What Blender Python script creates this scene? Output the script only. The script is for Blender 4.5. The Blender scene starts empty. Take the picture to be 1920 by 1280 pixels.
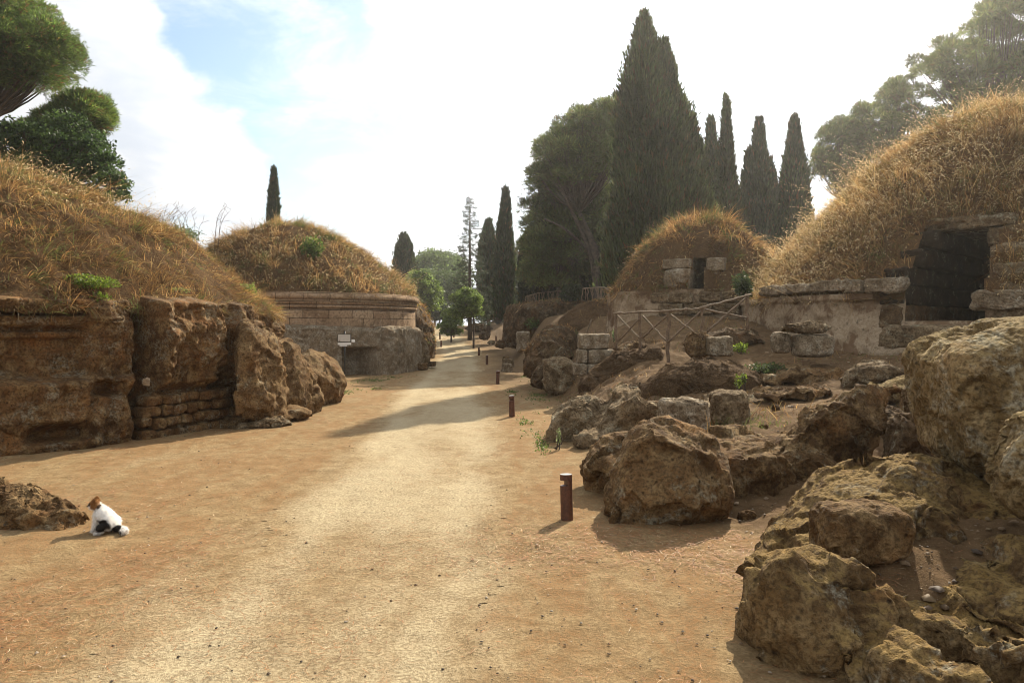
import bpy, math, random
import numpy as np

S = bpy.context.scene
COL = S.collection
R = math.radians
rng = np.random.default_rng(7)
random.seed(7)

# ------------------------------------------------------------------ camera, sky, sun, exposure
EYE = 1.7
FPX = 1387.0                       # focal length in photograph pixels (1920 wide)
SUN_EL, SUN_AZ = 36.6, 24.8        # azimuth clockwise from +Y (the view direction)
SKY_STRENGTH, SUN_STRENGTH, EXPOSURE = 0.10, 5.0, 0.84

cam = bpy.data.cameras.new("camera")
cam_o = bpy.data.objects.new("camera", cam)
COL.objects.link(cam_o)
cam.sensor_width = 36.0
cam.lens = FPX / 1920 * 36
cam.shift_y = -28 / 1920
cam.clip_start, cam.clip_end = 0.1, 3000
cam_o.location = (0, 0, EYE)
cam_o.rotation_euler = (R(90), 0, 0)
S.camera = cam_o

S.view_settings.view_transform = 'Standard'
S.view_settings.look = 'None'
S.view_settings.exposure = EXPOSURE
S.view_settings.gamma = 1.0
S.cycles.max_bounces = 6
S.cycles.diffuse_bounces = 3
S.cycles.glossy_bounces = 2
S.cycles.transmission_bounces = 4
S.cycles.volume_bounces = 1
S.cycles.transparent_max_bounces = 8
S.cycles.use_denoising = True
S.cycles.pixel_filter_type = 'BLACKMAN_HARRIS'
S.cycles.filter_width = 0.95

sun = bpy.data.lights.new("sun", 'SUN')
sun.energy = SUN_STRENGTH
sun.angle = R(0.6)
sun.color = (1.0, 0.90, 0.73)
sun_o = bpy.data.objects.new("sun", sun)
COL.objects.link(sun_o)
SUN_DIR = np.array([math.sin(R(SUN_AZ)) * math.cos(R(SUN_EL)), math.cos(R(SUN_AZ)) * math.cos(R(SUN_EL)), math.sin(R(SUN_EL))])
sun_o.rotation_euler = (R(90 - SUN_EL), 0, R(180 - SUN_AZ))
sun_o.location = (20, 40, 60)


class NT:
    """tiny helper to write node trees"""
    def __init__(s, tree):
        s.t = tree
        s.n = tree.nodes
        s.l = tree.links

    def node(s, typ, ins=None, **kw):
        n = s.n.new(typ)
        for k, v in kw.items():
            setattr(n, k, v)
        for k, v in (ins or {}).items():
            if isinstance(v, bpy.types.NodeSocket):
                s.l.new(v, n.inputs[k])
            else:
                n.inputs[k].default_value = v
        return n

    def math(s, op, a, b=0.0, clamp=False):
        return s.node('ShaderNodeMath', {0: a, 1: b}, operation=op, use_clamp=clamp).outputs[0]

    def mix(s, f, a, b, blend='MIX'):
        n = s.node('ShaderNodeMix', data_type='RGBA', blend_type=blend)
        for sock, v in ((n.inputs[0], f), (n.inputs[6], a), (n.inputs[7], b)):
            if isinstance(v, bpy.types.NodeSocket):
                s.l.new(v, sock)
            else:
                sock.default_value = (*v, 1) if isinstance(v, tuple) and len(v) == 3 else v
        return n.outputs[2]

    def ramp(s, f, lo, hi, a=0.0, b=1.0):
        return s.node('ShaderNodeMapRange', {0: f, 1: lo, 2: hi, 3: a, 4: b}, interpolation_type='SMOOTHSTEP').outputs[0]

    def noise(s, vec, scale, detail=4, rough=.6, dist=0.0):
        return s.node('ShaderNodeTexNoise', {'Vector': vec, 'Scale': scale, 'Detail': detail, 'Roughness': rough, 'Distortion': dist}).outputs[0]

    def voro(s, vec, scale, feature='F1', rnd=1.0):
        return s.node('ShaderNodeTexVoronoi', {'Vector': vec, 'Scale': scale, 'Randomness': rnd}, feature=feature).outputs['Distance']


w = bpy.data.worlds.new("World")
S.world = w
w.use_nodes = True
w.node_tree.nodes.clear()
g = NT(w.node_tree)
sky = g.node('ShaderNodeTexSky', sky_type='NISHITA', sun_disc=False, sun_elevation=R(SUN_EL), sun_rotation=R(SUN_AZ), air_density=1.0, dust_density=1.6, ozone_density=1.0, altitude=80)
tc = g.node('ShaderNodeTexCoord')
d3 = tc.outputs['Generated']
sep = g.node('ShaderNodeSeparateXYZ', {0: d3})
zz = g.math('ADD', g.math('MAXIMUM', sep.outputs[2], 0.0), 0.22)
flat = g.node('ShaderNodeCombineXYZ', {0: g.math('DIVIDE', sep.outputs[0], zz), 1: g.math('DIVIDE', sep.outputs[1], zz), 2: 3.1}).outputs[0]
n1 = g.noise(flat, 1.9, 10, .60, .15)
def blob(px, py, k):
    v = np.array([(px - 960) / FPX, 1, (612 - py) / FPX]); v /= np.linalg.norm(v)
    dp = g.node('ShaderNodeVectorMath', {0: d3, 1: tuple(v)}, operation='DOT_PRODUCT').outputs['Value']
    return g.ramp(dp, k, 1.0)
clear = g.math('MULTIPLY', blob(350, 40, .978), .62)
for bx_, by_, bk_, ba_ in ((560, 120, .983, .68), (645, 270, .992, .55), (560, 350, .996, .28), (420, 345, .9975, .10), (300, 410, .995, .16), (480, 245, .9935, -.70), (340, 240, .9945, -.5), (140, 70, .988, -.7), (60, 260, .99, -.1)):
    clear = g.math('ADD', clear, g.math('MULTIPLY', blob(bx_, by_, bk_), ba_))
cover = g.math('SUBTRACT', g.math('ADD', g.math('MULTIPLY', n1, 2.3), -.42), clear)
cmask = g.ramp(cover, .30, .74)
veil = g.math('MULTIPLY', g.ramp(g.noise(flat, 3.4, 8, .65, .6), .42, .75), .55)
cmask = g.math('MAXIMUM', cmask, veil)
cshade = g.noise(flat, 2.6, 7, .62, .2)
ccol = g.mix(g.ramp(cshade, .35, .65), (.84, .90, .99), (1.12, 1.12, 1.12))
skyc = g.node('ShaderNodeVectorMath', {0: sky.outputs[0], 3: SKY_STRENGTH}, operation='SCALE').outputs[0]
skyc = g.node('ShaderNodeVectorMath', {0: skyc, 1: (.92, 1.0, 1.02)}, operation='MULTIPLY').outputs[0]
# clouds glow stronger where the sun stands behind them
sd = g.node('ShaderNodeVectorMath', {0: d3, 1: tuple(SUN_DIR)}, operation='DOT_PRODUCT').outputs['Value']
cl_l = g.ramp(sd, .55, 1.0, .50, 1.15)
cl = g.node('ShaderNodeVectorMath', {0: ccol, 3: cl_l}, operation='SCALE').outputs[0]
fin = g.mix(cmask, skyc, cl)
bg = g.node('ShaderNodeBackground', {'Color': fin, 'Strength': 1.0})
out = g.node('ShaderNodeOutputWorld', {0: bg.outputs[0]})


# ------------------------------------------------------------------ numpy helpers
def _h(ix, iy, iz, seed):
    n = (ix * 374761393 + iy * 668265263 + iz * 1440662683 + seed * 974634497) & 0xffffffff
    n = ((n ^ (n >> 13)) * 1274126177) & 0xffffffff
    n = ((n ^ (n >> 16)) * 668265263) & 0xffffffff
    n = n ^ (n >> 15)
    return (n & 0xffffff) / float(0xffffff) * 2 - 1


def vnoise(p, seed=0):
    p = np.asarray(p, float)
    i = np.floor(p).astype(np.int64)
    f = p - i
    u = f * f * f * (f * (f * 6 - 15) + 10)
    x, y, z = i[:, 0], i[:, 1], i[:, 2]
    r = 0
    for dx in (0, 1):
        wx = u[:, 0] if dx else 1 - u[:, 0]
        for dy in (0, 1):
            wy = u[:, 1] if dy else 1 - u[:, 1]
            for dz in (0, 1):
                wz = u[:, 2] if dz else 1 - u[:, 2]
                r = r + wx * wy * wz * _h(x + dx, y + dy, z + dz, seed)
    return r


def fbm(p, octs=4, seed=0, gain=.5):
    p = np.asarray(p, float)
    a, s, r = 1.0, 0.0, 0
    for o in range(octs):
        r = r + a * vnoise(p * 2.03 ** o + 17.3 * o, seed + o)
        s += a
        a *= gain
    return r / s * 1.6


def ridged(p, octs=4, seed=0):
    p = np.asarray(p, float)
    a, s, r = 1.0, 0.0, 0
    for o in range(octs):
        r = r + a * (1 - 2 * np.abs(vnoise(p * 2.1 ** o + 9.1 * o, seed + o)))
        s += a
        a *= .5
    return r / s


def worley(p, seed=0, full=False):
    p = np.asarray(p, float)
    i0 = np.floor(p).astype(np.int64)
    f1 = np.full(len(p), 9.0); f2 = np.full(len(p), 9.0); cr = np.zeros(len(p)); ce = np.zeros((len(p), 3))
    for dx in (-1, 0, 1):
        for dy in (-1, 0, 1):
            for dz in (-1, 0, 1):
                c = i0 + [dx, dy, dz]
                o = np.stack([_h(c[:, 0], c[:, 1], c[:, 2], seed + k) for k in range(3)], -1) * .45 + .5
                dd = np.linalg.norm(c + o - p, axis=1)
                r_ = _h(c[:, 0], c[:, 1], c[:, 2], seed + 7)
                m = dd < f1
                f2 = np.where(m, f1, np.minimum(f2, dd))
                cr = np.where(m, r_, cr)
                ce = np.where(m[:, None], c + o, ce)
                f1 = np.where(m, dd, f1)
    return (f1, f2, cr, ce) if full else (f1, f2, cr)


def sstep(a, b, x):
    t = np.clip((np.asarray(x, float) - a) / (b - a), 0, 1)
    return t * t * (3 - 2 * t)


def nrm(v):
    return v / np.maximum(np.linalg.norm(v, axis=-1, keepdims=True), 1e-9)


def W(px, py, d):
    """point seen at photograph pixel (px, py) at distance d in front of the camera"""
    return np.array([(px - 960) / FPX * d, d, EYE - (py - 612) / FPX * d])


def mk(name, V, F, mat, parent=None, col=None, smooth=True, uv=None, mats=None, fm=None):
    """one mesh object; F is an (n,k) array or a list of such arrays"""
    V = np.asarray(V, np.float32).reshape(-1, 3)
    Fs = [np.asarray(f, np.int32) for f in (F if isinstance(F, list) else [F])]
    Fs = [f for f in Fs if len(f)]
    me = bpy.data.meshes.new(name)
    me.vertices.add(len(V))
    me.vertices.foreach_set('co', V.ravel())
    loops = np.concatenate([f.ravel() for f in Fs])
    tot = np.concatenate([np.full(len(f), f.shape[1], np.int32) for f in Fs])
    start = np.concatenate([[0], np.cumsum(tot)[:-1]]).astype(np.int32)
    me.loops.add(len(loops))
    me.loops.foreach_set('vertex_index', loops)
    me.polygons.add(len(tot))
    me.polygons.foreach_set('loop_start', start)
    me.polygons.foreach_set('loop_total', tot)
    me.polygons.foreach_set('use_smooth', np.full(len(tot), smooth))
    if col is not None:
        col = np.asarray(col, np.float32)
        if col.shape[1] == 3:
            col = np.concatenate([col, np.ones((len(col), 1), np.float32)], 1)
        a = me.color_attributes.new('col', 'FLOAT_COLOR', 'POINT')
        a.data.foreach_set('color', col.ravel())
    if uv is not None:
        l = me.uv_layers.new(name='UVMap')
        l.data.foreach_set('uv', np.asarray(uv, np.float32)[loops].ravel())
    for m in (mats or [mat]):
        me.materials.append(m)
    if fm is not None:
        me.polygons.foreach_set('material_index', np.asarray(fm, np.int32))
    me.update(calc_edges=True)
    me.validate()
    o = bpy.data.objects.new(name, me)
    COL.objects.link(o)
    if parent is not None:
        o.parent = parent
    return o


def tag(o, label, cat, group=None, kind=None):
    o['label'] = label
    o['category'] = cat
    if group:
        o['group'] = group
    if kind:
        o['kind'] = kind
    return o


def thing(name, label, cat, group=None, kind=None):
    o = bpy.data.objects.new(name, None)
    o.empty_display_size = .2
    COL.objects.link(o)
    return tag(o, label, cat, group, kind)


def gridf(nu, nv, wrap=False):
    """quads of an nu x nv vertex grid (row-major: index = iu*nv + iv)"""
    iu = np.arange(nu if wrap else nu - 1)
    iv = np.arange(nv - 1)
    a, b = np.meshgrid(iu, iv, indexing='ij')
    a2 = (a + 1) % nu
    return np.stack([a * nv + b, a2 * nv + b, a2 * nv + b + 1, a * nv + b + 1], -1).reshape(-1, 4)


def tube(pts, rad, n=8, cap=True):
    P = np.asarray(pts, float)
    rad = np.broadcast_to(np.asarray(rad, float), (len(P),))
    T = nrm(np.gradient(P, axis=0))
    ref = np.array([0.0, 0, 1]) if abs(T[0][2]) < .9 else np.array([1.0, 0, 0])
    a = nrm(np.cross(T, ref) + 1e-6)
    b = np.cross(T, a)
    th = np.arange(n) / n * 2 * np.pi
    V = P[:, None, :] + rad[:, None, None] * (np.cos(th)[None, :, None] * a[:, None, :] + np.sin(th)[None, :, None] * b[:, None, :])
    V = V.reshape(-1, 3)
    k = len(P)
    i, j = np.meshgrid(np.arange(k - 1), np.arange(n), indexing='ij')
    j2 = (j + 1) % n
    F = np.stack([i * n + j, i * n + j2, (i + 1) * n + j2, (i + 1) * n + j], -1).reshape(-1, 4)
    tri = []
    if cap:
        V = np.concatenate([V, P[:1], P[-1:]])
        c0, c1 = k * n, k * n + 1
        for q in range(n):
            tri.append((c0, (q + 1) % n, q))
            tri.append((c1, (k - 1) * n + q, (k - 1) * n + (q + 1) % n))
    return V, F, np.array(tri, int).reshape(-1, 3)


class MB:
    """collects pieces into one mesh"""
    def __init__(s):
        s.V, s.F, s.C, s.n = [], {3: [], 4: []}, [], 0

    def add(s, V, *Fs, col=None):
        V = np.asarray(V, float).reshape(-1, 3)
        for f in Fs:
            f = np.asarray(f, int)
            if len(f):
                s.F[f.shape[1]].append(f + s.n)
        s.V.append(V)
        s.n += len(V)
        if col is not None:
            c = np.asarray(col, float)
            s.C.append(np.broadcast_to(c, (len(V), 3)))

    def tube(s, *a, col=None, **k):
        s.add(*tube(*a, **k), col=col)

    def build(s, name, mat, parent=None, smooth=True):
        F = [np.concatenate(s.F[k]) for k in (4, 3) if s.F[k]]
        return mk(name, np.concatenate(s.V), F, mat, parent, np.concatenate(s.C) if s.C else None, smooth)


def curve(pts, n):
    """smooth interpolation (Catmull-Rom) through pts"""
    P = np.asarray(pts, float)
    P = np.concatenate([[2 * P[0] - P[1]], P, [2 * P[-1] - P[-2]]])
    t = np.linspace(0, len(P) - 3 - 1e-6, n)
    i = t.astype(int)
    f = (t - i)[:, None]
    a, b, c, d = P[i], P[i + 1], P[i + 2], P[i + 3]
    return .5 * (2 * b + (c - a) * f + (2 * a - 5 * b + 4 * c - d) * f ** 2 + (3 * b - a - 3 * c + d) * f ** 3)


def cubegrid(n):
    """unit cube surface as a merged grid, coordinates in [-1,1]"""
    u = np.linspace(-1, 1, n)
    A, B = np.meshgrid(u, u, indexing='ij')
    A, B = A.ravel(), B.ravel()
    V, F = [], []
    f0 = gridf(n, n)
    for ax in range(3):
        for sg in (-1, 1):
            P = np.zeros((n * n, 3))
            P[:, ax] = sg
            P[:, (ax + 1) % 3] = A
            P[:, (ax + 2) % 3] = B
            f = f0 if sg > 0 else f0[:, ::-1]
            F.append(f + len(V) * n * n)
            V.append(P)
    V = np.concatenate(V)
    F = np.concatenate(F)
    key = np.round(V * 1e4).astype(np.int64)
    _, idx, inv = np.unique(key, axis=0, return_index=True, return_inverse=True)
    return V[idx], inv.ravel()[F]


# ------------------------------------------------------------------ materials
def newmat(name):
    m = bpy.data.materials.new(name)
    m.use_nodes = True
    m.node_tree.nodes.clear()
    return m, NT(m.node_tree)


def finish(g, color, rough=.9, bump=None, bstr=.5, bdist=.02, spec=.2):
    ins = {'Base Color': color, 'Roughness': rough, 'Specular IOR Level': spec}
    if bump is not None:
        b = g.node('ShaderNodeBump', {'Strength': bstr, 'Distance': bdist, 'Height': bump})
        ins['Normal'] = b.outputs[0]
    p = g.node('ShaderNodeBsdfPrincipled', ins)
    g.node('ShaderNodeOutputMaterial', {0: p.outputs[0]})


def rock_mat(name, dark, mid, light, lichen=.45, lichen_col=(.33, .305, .215), moss=.0, moss_col=(.26, .19, .05), k=1.0, bdist=.02, orange=.25):
    m, g = newmat(name)
    v = g.node('ShaderNodeTexCoord').outputs['Object']
    big = g.noise(v, 1.3 * k, 5, .6, .4)
    mids = g.noise(v, 6 * k, 6, .65, .2)
    fine = g.noise(v, 34 * k, 5, .7)
    c = g.mix(g.ramp(big, .33, .66), dark, mid)
    c = g.mix(g.ramp(mids, .42, .70), c, light)
    c = g.mix(g.math('MULTIPLY', g.ramp(g.noise(v, 2.3 * k, 3, .6), .52, .7), orange), c, (.30, .125, .035))
    # pale crusty lichen in blotches
    li = g.math('MULTIPLY', g.ramp(g.noise(v, 3.1 * k, 6, .72, .5), .60 - .22 * lichen, .70 - .12 * lichen), g.ramp(g.noise(v, 21 * k, 4, .7), .40, .58))
    c = g.mix(g.math('MULTIPLY', li, .75), c, lichen_col)
    if moss:
        up = g.node('ShaderNodeSeparateXYZ', {0: g.node('ShaderNodeNewGeometry').outputs['Normal']}).outputs[2]
        mm = g.math('MULTIPLY', g.ramp(g.math('ADD', up, g.math('MULTIPLY', g.math('SUBTRACT', mids, .5), 1.6)), .50, .98), moss)
        c = g.mix(mm, c, moss_col)
    pits = g.ramp(g.voro(v, 15 * k), .05, .30)
    pits2 = g.ramp(g.voro(v, 52 * k), .05, .40)
    c = g.mix(g.math('MULTIPLY', g.ramp(fine, .58, .36), .62), c, (.030, .018, .009))
    c = g.mix(g.math('MULTIPLY', g.ramp(g.voro(v, 11 * k), .22, .06), .75), c, (.022, .014, .008))
    h = g.math('ADD', g.math('MULTIPLY', mids, 1.1), g.math('MULTIPLY', fine, .55))
    h = g.math('ADD', h, g.math('MULTIPLY', pits, .30))
    h = g.math('ADD', h, g.math('MULTIPLY', pits2, .14))
    finish(g, c, .95, h, .95, bdist, .12)
    return m


M = {}
M['tufa'] = rock_mat('tufa_rock', (.066, .034, .013), (.175, .100, .041), (.275, .182, .085), .24, bdist=.04)
M['tufa_dark'] = rock_mat('dark_tufa', (.048, .028, .013), (.105, .062, .029), (.165, .108, .055), .25, bdist=.04)
M['tufa_gold'] = rock_mat('golden_tufa', (.135, .086, .034), (.25, .17, .075), (.34, .25, .125), .42, (.40, .37, .27), .30, (.25, .18, .06), bdist=.035, orange=.2)
M['tufa_mossy'] = rock_mat('mossy_tufa', (.072, .040, .016), (.180, .110, .045), (.290, .200, .095), .36, (.34, .32, .24), .62, (.235, .150, .045), bdist=.04)
M['tufa_wall'] = rock_mat('carved_tufa', (.075, .036, .013), (.175, .088, .033), (.26, .165, .072), .55, (.27, .235, .16), bdist=.04, orange=.45)
M['passage_shade'] = rock_mat('shade_tufa', (.012, .008, .005), (.024, .016, .009), (.042, .028, .016), .2, bdist=.03, orange=.05)  # tufa darkened in colour to paint the shade inside the doorway
M['tufa_grey'] = rock_mat('weathered_tufa', (.095, .060, .030), (.205, .142, .076), (.32, .238, .14), .42, bdist=.04, orange=.15)
M['pale_block'] = rock_mat('pale_block', (.14, .10, .058), (.25, .185, .115), (.34, .27, .18), .6, (.44, .40, .31), bdist=.03, orange=.15)


def plaster_mat():
    m, g = newmat('weathered_plaster')
    v = g.node('ShaderNodeTexCoord').outputs['Object']
    n = g.noise(v, 1.1, 6, .65, .5)
    f = g.noise(v, 18, 5, .7)
    c = g.mix(g.ramp(f, .35, .65), (.25, .18, .11), (.35, .27, .18))
    c = g.mix(g.ramp(g.math('ADD', n, g.math('MULTIPLY', f, .25)), .60, .68), c, (.145, .09, .05))
    c = g.mix(g.math('MULTIPLY', g.ramp(g.noise(v, 7, 5, .7), .58, .66), .7), c, (.085, .065, .04))
    finish(g, c, .95, g.math('ADD', n, g.math('MULTIPLY', f, .5)), .9, .03, .1)
    return m
M['plaster'] = plaster_mat()


def soil_mat(name, a, b, c3, scale=1.0):
    m, g = newmat(name)
    v = g.node('ShaderNodeTexCoord').outputs['Object']
    n = g.noise(v, 1.4 * scale, 6, .65, .3)
    f = g.noise(v, 22 * scale, 5, .7)
    c = g.mix(g.ramp(n, .35, .65), a, b)
    c = g.mix(g.ramp(f, .5, .75), c, c3)
    f2 = g.noise(v, 60 * scale, 4, .75)
    c = g.mix(g.math('MULTIPLY', g.ramp(f2, .50, .68), .6), c, (.27, .17, .07))
    c = g.mix(g.math('MULTIPLY', g.ramp(f2, .48, .34), .7), c, (.035, .02, .01))
    finish(g, c, .97, g.math('ADD', g.math('ADD', n, f), f2), 1.0, .05, .08)
    return m
M['mound_soil'] = soil_mat('mound_soil', (.075, .040, .018), (.14, .078, .034), (.24, .15, .065))
M['bank_soil'] = soil_mat('bank_soil', (.070, .040, .020), (.135, .080, .040), (.20, .13, .07))


def ground_mat(name, path):
    m, g = newmat(name)
    v = g.node('ShaderNodeTexCoord').outputs['Object']
    att = g.node('ShaderNodeAttribute', attribute_name='col').outputs[0]
    sepa = g.node('ShaderNodeSeparateColor', {0: att})
    bank, pale, needle = sepa.outputs[0], sepa.outputs[1], sepa.outputs[2]
    mp = g.node('ShaderNodeMapping', {'Vector': v, 'Scale': (1.0, .45, 1.0), 'Rotation': (0, 0, .12)}).outputs[0]
    n1 = g.noise(mp, .9, 7, .62, .5)
    n2 = g.noise(v, 5.5, 6, .68, .3)
    n3 = g.noise(v, 42, 5, .75)
    n4 = g.noise(v, 160, 2, .6)
    c = g.mix(g.ramp(n2, .34, .68), (.245, .160, .076), (.345, .245, .125))
    pm = g.ramp(g.math('ADD', g.math('MULTIPLY', pale, .62), g.math('ADD', g.math('MULTIPLY', n1, .85), g.math('MULTIPLY', n2, .22))), .54, 1.06)
    c = g.mix(g.math('MULTIPLY', pm, .92), c, (.50, .41, .255))
    # drifts of fallen pine needles
    nm = g.math('MULTIPLY', g.ramp(g.math('ADD', g.noise(mp, 2.1, 7, .7, .6), g.math('MULTIPLY', needle, .16)), .58, .72), g.ramp(n3, .36, .60))
    c = g.mix(g.math('MULTIPLY', nm, .55), c, (.24, .105, .036))
    # the earth of the bank; its mask also carries painted shade on far ground
    bs = g.mix(g.ramp(n2, .3, .7), (.080, .046, .022), (.165, .102, .052))
    bs = g.mix(g.math('MULTIPLY', g.ramp(g.noise(v, 9, 5, .7), .58, .68), .6), bs, (.27, .20, .12))
    c = g.mix(bank, c, bs)
    c = g.mix(g.math('MULTIPLY', g.ramp(n3, .58, .42), .52), c, (.13, .08, .036))
    c = g.mix(g.math('MULTIPLY', g.ramp(g.noise(v, 95, 3, .7), .60, .72), .45), c, (.09, .055, .025))
    c = g.mix(g.math('MULTIPLY', g.ramp(n4, .60, .76), .5), c, (.45, .36, .22))
    h = g.math('ADD', g.math('MULTIPLY', n2, .9), g.math('ADD', g.math('MULTIPLY', n3, .6), g.math('MULTIPLY', n4, .22)))
    finish(g, c, .97, h, .9, .035, .08)
    return m
M['ground'] = ground_mat('dusty_ground', False)


def leaf_mat(name, trans=.35, rough=.6, tcol=1.35):
    m, g = newmat(name)
    a = g.node('ShaderNodeAttribute', attribute_name='col').outputs[0]
    d = g.node('ShaderNodeBsdfPrincipled', {'Base Color': a, 'Roughness': rough, 'Specular IOR Level': .25})
    tcx = g.node('ShaderNodeVectorMath', {0: a, 3: tcol}, operation='SCALE').outputs[0]
    t = g.node('ShaderNodeBsdfTranslucent', {'Color': tcx})
    mx = g.node('ShaderNodeMixShader', {0: trans, 1: d.outputs[0], 2: t.outputs[0]})
    g.node('ShaderNodeOutputMaterial', {0: mx.outputs[0]})
    return m
M['leaf'] = leaf_mat('leaf', .45, .55, 1.5)
M['grass'] = leaf_mat('dry_grass', .45, .6, 1.3)
M['needle'] = leaf_mat('fallen_needle', .1, .7)


def plain(name, col, rough=.8, spec=.3, k=20, var=.35, bdist=.004, metal=0):
    m, g = newmat(name)
    v = g.node('ShaderNodeTexCoord').outputs['Object']
    n = g.noise(v, k, 5, .65)
    c = g.mix(g.ramp(n, .3, .7), tuple(x * (1 - var) for x in col), tuple(min(1, x * (1 + var)) for x in col))
    finish(g, c, rough, n, .5, bdist, spec)
    return m
M['bark'] = plain('bark', (.075, .052, .036), k=9, var=.5, bdist=.03)
M['bark_grey'] = plain('grey_bark', (.085, .064, .048), k=9, var=.5, bdist=.03)
M['rust'] = plain('rusty_steel', (.085, .030, .014), .55, .4, 30, .4, .001)
M['steel_top'] = plain('worn_metal', (.42, .40, .38), .35, .5, 30, .15, .001)
M['dark_metal'] = plain('dark_metal', (.018, .02, .02), .5, .4)
M['wood_rail'] = plain('weathered_pole', (.15, .10, .060), k=26, var=.4, bdist=.006)
M['wood_grey'] = plain('silvered_pole', (.175, .125, .080), k=26, var=.45, bdist=.006)
M['panel'] = plain('printed_panel', (.50, .47, .41), .5, .4, 8, .08, .0)
M['white_card'] = plain('white_card', (.75, .74, .70), .6, .3, 12, .06, .0)
M['stub'] = plain('pine_cone', (.05, .032, .02), k=60, var=.5)


def fur_mat():
    m, g = newmat('fur')
    a = g.node('ShaderNodeAttribute', attribute_name='col').outputs[0]
    v = g.node('ShaderNodeTexCoord').outputs['Object']
    n = g.noise(g.node('ShaderNodeMapping', {'Vector': v, 'Scale': (1, 1, .35)}).outputs[0], 190, 4, .7)
    c = g.mix(g.ramp(n, .3, .7, .35, 0), a, (.2, .16, .12), 'MULTIPLY')
    finish(g, c, .85, n, .7, .006, .15)
    return m
M['fur'] = fur_mat()


def ashlar_mat():
    m, g = newmat('ashlar_courses')
    uv = g.node('ShaderNodeTexCoord').outputs['UV']
    v = g.node('ShaderNodeTexCoord').outputs['Object']
    wob = g.node('ShaderNodeVectorMath', {0: uv, 1: (0, 0, 0)}, operation='ADD')
    nz = g.node('ShaderNodeTexNoise', {'Vector': v, 'Scale': 3.0, 'Detail': 3})
    off = g.node('ShaderNodeVectorMath', {0: nz.outputs['Color'], 3: .022}, operation='SCALE').outputs[0]
    uvw = g.node('ShaderNodeVectorMath', {0: uv, 1: off}, operation='ADD').outputs[0]
    br = g.node('ShaderNodeTexBrick', {'Vector': uvw, 'Color1': (.30, .19, .11, 1), 'Color2': (.42, .29, .175, 1), 'Mortar': (.03, .02, .012, 1), 'Scale': 1.0, 'Mortar Size': .009, 'Mortar Smooth': .3, 'Bias': 0.0, 'Brick Width': .88, 'Row Height': .285})
    f = g.noise(v, 14, 6, .7)
    b = g.noise(v, 1.6, 5, .6)
    c = g.mix(g.math('MULTIPLY', g.ramp(b, .45, .68), .7), br.outputs[0], (.16, .095, .05))
    c = g.mix(g.math('MULTIPLY', g.ramp(g.noise(v, 5, 6, .72), .57, .68), .65), c, (.40, .35, .26))
    c = g.mix(g.math('MULTIPLY', g.ramp(f, .56, .36), .5), c, (.05, .03, .016))
    h = g.math('SUBTRACT', g.math('MULTIPLY', f, .5), g.math('MULTIPLY', br.outputs['Fac'], .9))
    finish(g, c, .95, h, .9, .03, .1)
    return m
M['ashlar'] = ashlar_mat()

# ------------------------------------------------------------------ terrain
FOOT = np.array([(0, 1.0), (2.5, 1.05), (3.5, 1.2), (4.6, 1.5), (5.4, 1.9), (6.0, 1.75), (6.6, 1.3), (7.4, .95), (9, .82), (12, .62), (18, .60), (24, .45), (28, .25), (34, 0.1), (40, -.15), (50, -1.2), (65, -3.4), (90, -3.5)], float)
CTRL = [  # photograph pixel + distance of bare ground on the bank
    (1300, 830, 9.0), (1430, 822, 8.8), (1280, 806, 9.3), (1370, 803, 9.6), (1500, 760, 10.2), (1450, 722, 12), (1600, 722, 11.3), (1700, 692, 11.5),
    (1500, 666, 14), (1680, 658, 12.8), (1300, 745, 11.8), (1250, 690, 14.5), (1190, 665, 15), (1350, 604, 17), (1160, 604, 18.3), (1300, 594, 18),
    (1100, 735, 15.2), (1050, 705, 19), (1060, 640, 24), (1000, 655, 27), (960, 692, 28), (1100, 572, 30), (1140, 592, 25),
    (1500, 985, 6), (1560, 1005, 5), (1640, 1068, 4.2), (1760, 880, 5.6), (1500, 1080, 4.1), (1800, 1045, 4.2), (1700, 1285, 3.55), (1900, 1280, 3.5), (1780, 1180, 3.8),
    (1470, 930, 7), (1600, 885, 7.5), (1380, 885, 7.6), (1650, 855, 8), (1700, 795, 8.5), (1850, 670, 11.6), (1200, 738, 12.6), (1210, 700, 14.0), (1400, 1010, 6.0)]
_pts = [W(*c) for c in CTRL]
_pts += [np.array(p, float) for p in [(9, 10, 1.3), (14, 10, 1.7), (12, 5, 1.3), (20, 20, 2.1), (11, 17, 1.5), (6, 3, .8), (5, 0, .5), (3, 1, .2), (1.1, 17, 0), (1.0, 12, 0), (1.0, 9, 0), (1.6, 3.3, 0), (16, 0, 1.2),
                                      (30, 40, 2.6), (10, 30, 2.3), (4, 30, 2.0), (2.6, 36, 2.2), (0.4, 42, 1.6), (8, 45, 2.4), (0, 55, .8), (-2, 70, .5), (60, 60, 3), (60, 10, 2.5), (40, 100, 3)]]
_pts = np.array(_pts)


def _kern(a, b, c=.7):
    return np.sqrt(((a[:, None, :] - b[None, :, :]) ** 2).sum(-1) + c * c)
_K = np.zeros((len(_pts) + 1,) * 2)
_K[:-1, :-1] = _kern(_pts[:, :2], _pts[:, :2]) - np.eye(len(_pts)) * .12
_K[-1, :-1] = _K[:-1, -1] = 1
_wts = np.linalg.solve(_K, np.append(_pts[:, 2], 0))


def rise(y):
    y = np.asarray(y, float)
    return np.interp(y, [0, 28, 37, 47, 56, 75, 90, 400], [0, 0, .2, .48, .95, 1.72, 1.8, 1.8])


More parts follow.
